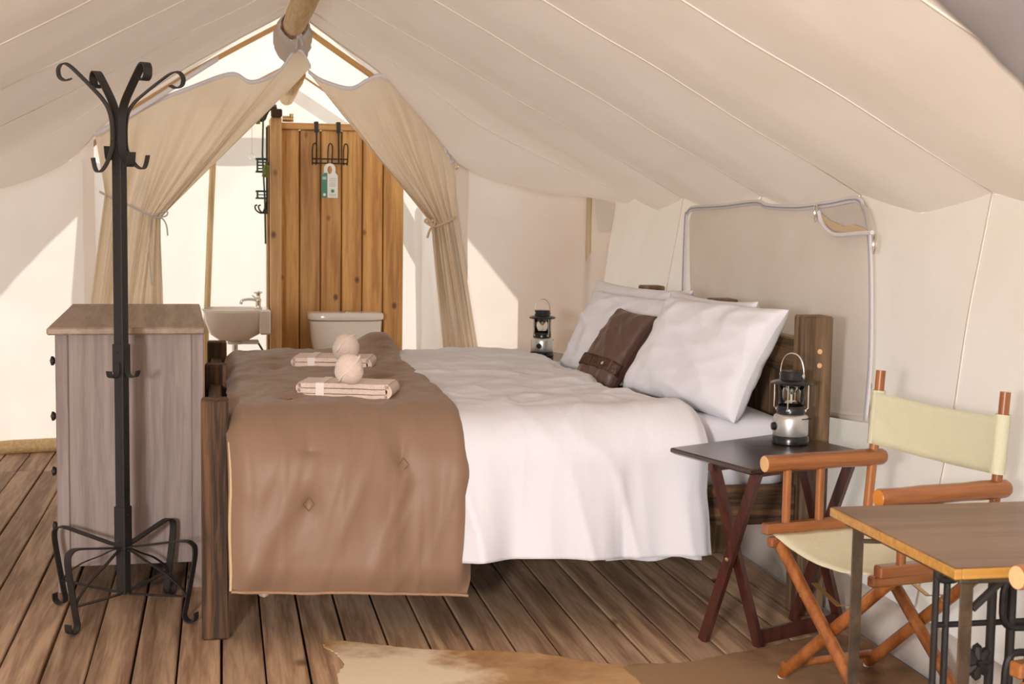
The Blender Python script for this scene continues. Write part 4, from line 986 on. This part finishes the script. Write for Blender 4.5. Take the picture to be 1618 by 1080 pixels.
# ------------------------------------------------------------ director chairs
ch = thing('director_chair', 'varnished wooden director chair with pale canvas beside the near lantern table', 'chair', (1.906, 3.842, 0), 3.345, 'director chairs')
ch.scale = (.985, .985, 1.023); ch.location.z = .0115
for s_ in (-1, 1):
    y = .282*s_
    m = MB(); g = [(-.228, 0), (-.226, .020), (-.215, .0255)]+[(-.2+.42*k/6, .0265+.0012*math.sin(k*2.1)) for k in range(7)]+[(.228, .0262), (.231, .0245)]
    m.tube([(x, y, .66) for x, r in g], [max(r, .001) for x, r in g], 18, False); ar = m.build('arm', BAMBX, ch, 'auto')
    MB().lathe([(0, 0), (.0245, 0), (.0235, .0012), (0, .0015)], 18, (0, 0, 0), 0, Matrix.Translation((.2308, y, .66)) @ Matrix.Rotation(PI/2, 4, 'Y')).build('end_grain', ENDG if s_ < 0 else mat('orange end grain', (.60, .22, .03), .3), ar, 'auto')
    for x in (.145, .02): MB().tube([(x, y, .472), (x, y, .645)], .0135, 12).build('arm_post', BAMB, ch, 'auto')
    MB().tube([(-.165, y, .46), (-.185, y, .70), (-.20, y, .93)], .0155, 14).build('back_post', BAMB, ch, 'auto')
    MB().box((-.225, y-.018, .445), (.225, y+.018, .478), .004).build('seat_rail', BAMBX, ch)
    MB().box((-.20, y-s_*.03-.016, .412), (.225, y-s_*.03+.016, .442), .005).build('lower_rail', BAMBX, ch)
    MB().tube([(-.17, .235*s_, .05), (.17, .235*s_, .05)], .012, 10).build('floor_stretcher', BAMB, ch, 'auto')
for x in (.17, -.16):
    for s_ in (-1, 1):
        xx = x+.017*s_; A = Vector((xx, -.255*s_, .425)); B = Vector((xx, .262*s_, .014))
        l = MB().tube([A, A.lerp(B, .5), B], [.0185, .0195, .0185], 14).build('leg', BAMB, ch, 'auto')
        MB().tube([B+Vector((0, 0, -.013)), B+Vector((0, 0, .004))], .014, 12).build('foot_cap', TAGW, l, 'auto')
        for f in (.5, .3): MB().lathe([(0, 0), (.006, 0), (.006, .003), (0, .004)], 8, (0, 0, 0), 0, Matrix.Translation(A.lerp(B, f)+Vector((.0185, 0, 0))) @ Matrix.Rotation(PI/2, 4, 'Y')).build('rivet', BRASS, l)
    MB().ribbon([(x-.03, -.13, .325), (x-.03, 0, .29), (x-.03, .13, .325)], (1, 0, 0), .016, .003).build('brass_link', BRASS, ch)
m = MB(); m.grid([[(lerp(-.205, .205, i/12), lerp(-.262, .262, j/20), .447-.035*math.sin(PI*j/20)+.003*nz(i*.5, j*.4)) for j in range(21)] for i in range(13)]); m.build('seat', CHSEAT, ch, 'all', .004)
m = MB(); g = []
for j in range(31):
    t = j/30*2-1; y = .285*t; sag = -.035*(1-t*t); row = []
    for k in range(9):
        z = lerp(.705, .865, k/8); xx = -.165-.035*(z-.46)/.47; wrap = .019 if abs(t) > .93 else .017
        row.append((xx+wrap+sag*(1-.3*k/8)+.003*nz(j*.3, k*.5), y*(1.02 if abs(t) == 1 else 1), z-.012*(1-t*t)))
    g.append(row)
for j in range(30, -1, -1):
    t = j/30*2-1
    if abs(t) > .82:
        g.append([(-.165-.035*(lerp(.705, .865, k/8)-.46)/.47-.018, .285*t*1.01, lerp(.705, .865, k/8)) for k in range(9)])
    elif j == 15: pass
first = g[:31]; right = g[31:34]; left = g[34:]
m.grid(first)
bk = m.build('backrest', CHCV, ch, 'all', .004)
for s_ in (-1, 1):
    m = MB(); m.tube([(-.165-.035*(z-.46)/.47, .282*s_, z) for z in [.703+.0165*k for k in range(11)]], .0215, 16, False); m.build('post_sleeve', CHCV, bk, 'auto')
ch2 = copy_tree(ch)
t_far = Matrix.Rotation(3.345, 4, 'Z') @ Vector((.232, -.282, 0)); e_ = at(1602, 902, 2.70)
ch2.location = (e_.x-t_far.x, e_.y-t_far.y, e_.z-.66); ch2.location.z = .0115
ch2['label'] = 'director chair cut off by the right frame edge, only an arm end showing'

# ------------------------------------------------------------ treadle table
TT = .68
tt = thing('treadle_table', 'small table with walnut top on an old iron treadle base', 'table', (1.9, 3.1, .0115))
TQ = Vector((1.9, 3.1, 0)); X0, X1, Y0, Y1 = 1.555, 2.21, 2.772, 3.425
def tpart(name, lo, hi, mt, b=.003): m = MB(); m.box(Vector(lo)-TQ, Vector(hi)-TQ, b); return m.build(name, mt, tt)
tpart('table_top', (X0+.004, Y0+.004, TT-.010), (X1, Y1-.004, TT), TTOP, .002)
for lo, hi, ax_ in (((X0, Y0, TT-.026), (X0+.018, Y1, TT-.003), 1), ((X0+.0185, Y0, TT-.026), (X1, Y0+.018, TT-.003), 0), ((X0+.0185, Y1-.018, TT-.026), (X1, Y1, TT-.003), 0)): tpart('edge_strip', lo, hi, TEDGE, .002)
tpart('under_frame', (X0+.03, Y0+.03, TT-.045), (X1-.03, Y1-.03, TT-.011), IRONB, .003)
for x in (X0+.035, X1-.065):
    for y in (Y0+.035, Y1-.07):
        m = MB(); m.box(Vector((x, y, 0))-TQ, Vector((x+.031, y+.005, TT-.03))-TQ, .001); m.box(Vector((x+.026, y+.005, 0))-TQ, Vector((x+.031, y+.032, TT-.03))-TQ, .001); m.build('leg', IRONB, tt)
def tb_(name, pts, r, n=8, mt=IRON): m = MB(); m.tube([Vector(p)-TQ for p in pts], r, n); return m.build(name, mt, tt, 'auto')
tb_('brace', [(X0+.06, Y1-.06, .60), (X0+.25, Y0+.35, .645)], .006, 8, IRONB)
tb_('brace', [(X0+.07, Y0+.045, .575), (X0+.16, Y0+.05, .65)], .009)
# cast iron ornamental side with bars, loops and a flower
cyy = 3.2; xs = [1.745, 1.775, 1.90, 1.955, 2.01, 2.075, 2.14]
for x in xs: tb_('iron_bar', [(x, cyy, .0), (x, cyy, .60 if x < 1.8 else .54)], .009 if x < 1.8 else .012)
def loop(cx, cz, rx, rz, r=.010):
    m = MB(); m.tube([Vector((cx+math.copysign(abs(math.cos(a))**.6, math.cos(a))*rx, cyy-.004, cz+math.copysign(abs(math.sin(a))**.6, math.sin(a))*rz))-TQ for a in [2*PI*k/28 for k in range(28)]], r, 8, closed=True); m.build('iron_loop', IRON, tt, 'auto')
for cx, cz, rx, rz in ((1.983, .47, .055, .065), (1.983, .25, .04, .09), (2.09, .36, .05, .07), (2.09, .15, .05, .07), (1.775, .57, .03, .035), (1.98, .07, .045, .05)): loop(cx, cz, rx, rz)
for cx, cz in ((1.955, .545), (2.03, .40), (2.03, .30), (1.90, .59)): MB().lathe([(0, -.024), (.014, -.02), (.024, 0), (.014, .02), (0, .024)], 14, Vector((cx, cyy, cz))-TQ).build('iron_boss', IRON, tt, 'auto')
m = MB()
for k in range(8):
    a = PI/4*k; m.lathe([(0, 0), (.016, .01), (.012, .04), (0, .05)], 8, (0, 0, 0), 0, Matrix.Translation(Vector((1.865, cyy, .32))-TQ) @ Matrix.Rotation(PI/2, 4, 'X') @ Matrix.Rotation(a, 4, 'Z') @ Matrix.Rotation(PI/2, 4, 'Y'))
m.build('iron_flower', IRON, tt, 'auto')
tb_('iron_bar', [(1.745, cyy, .42), (2.15, cyy, .42)], .008); tb_('iron_bar', [(1.745, cyy, .18), (2.15, cyy, .18)], .008); tb_('iron_bar', [(1.735, cyy, .62), (2.15, cyy, .62)], .010)

# ------------------------------------------------------------ hides
def hide(label, pts, mt, z, seed):
    P = [p.xy for p in catmull([(x, y, 0) for x, y in pts+pts[:1]], 8)][:-1]
    P = [p+Vector((.010*nz(i*.7, seed), .010*nz(i*.9, seed+3))) for i, p in enumerate(P)]
    m = MB(); m.prism([tuple(p) for p in P], z, z+.0045)
    return tag(m.build('cowhide_rug', mt, None), label, 'rug', 'cowhides on the floor')
hide('light tan cowhide rug with a white patch, in front of the bed', [(.335, 4.695), (.42, 4.655), (.508, 4.605), (.65, 4.535), (.809, 4.497), (.95, 4.46), (1.065, 4.40), (1.18, 4.31), (1.27, 4.265), (1.36, 4.1), (1.36, 3.6), (1.1, 3.1), (.6, 3.0), (.3, 3.3), (.34, 3.9), (.345, 4.30), (.375, 4.42), (.355, 4.55), (.325, 4.62)], HIDEA, .002, 2)
hide('darker brown cowhide rug under the director chair', [(1.245, 4.245), (1.30, 4.27), (1.40, 4.255), (1.496, 4.272), (1.62, 4.32), (1.74, 4.36), (1.95, 4.45), (2.06, 4.48), (2.13, 4.38), (2.155, 4.15), (2.14, 3.8), (2.15, 3.3), (1.9, 2.9), (1.5, 2.8), (1.3, 3.3), (1.27, 3.9)], HIDEB, .0065, 11)
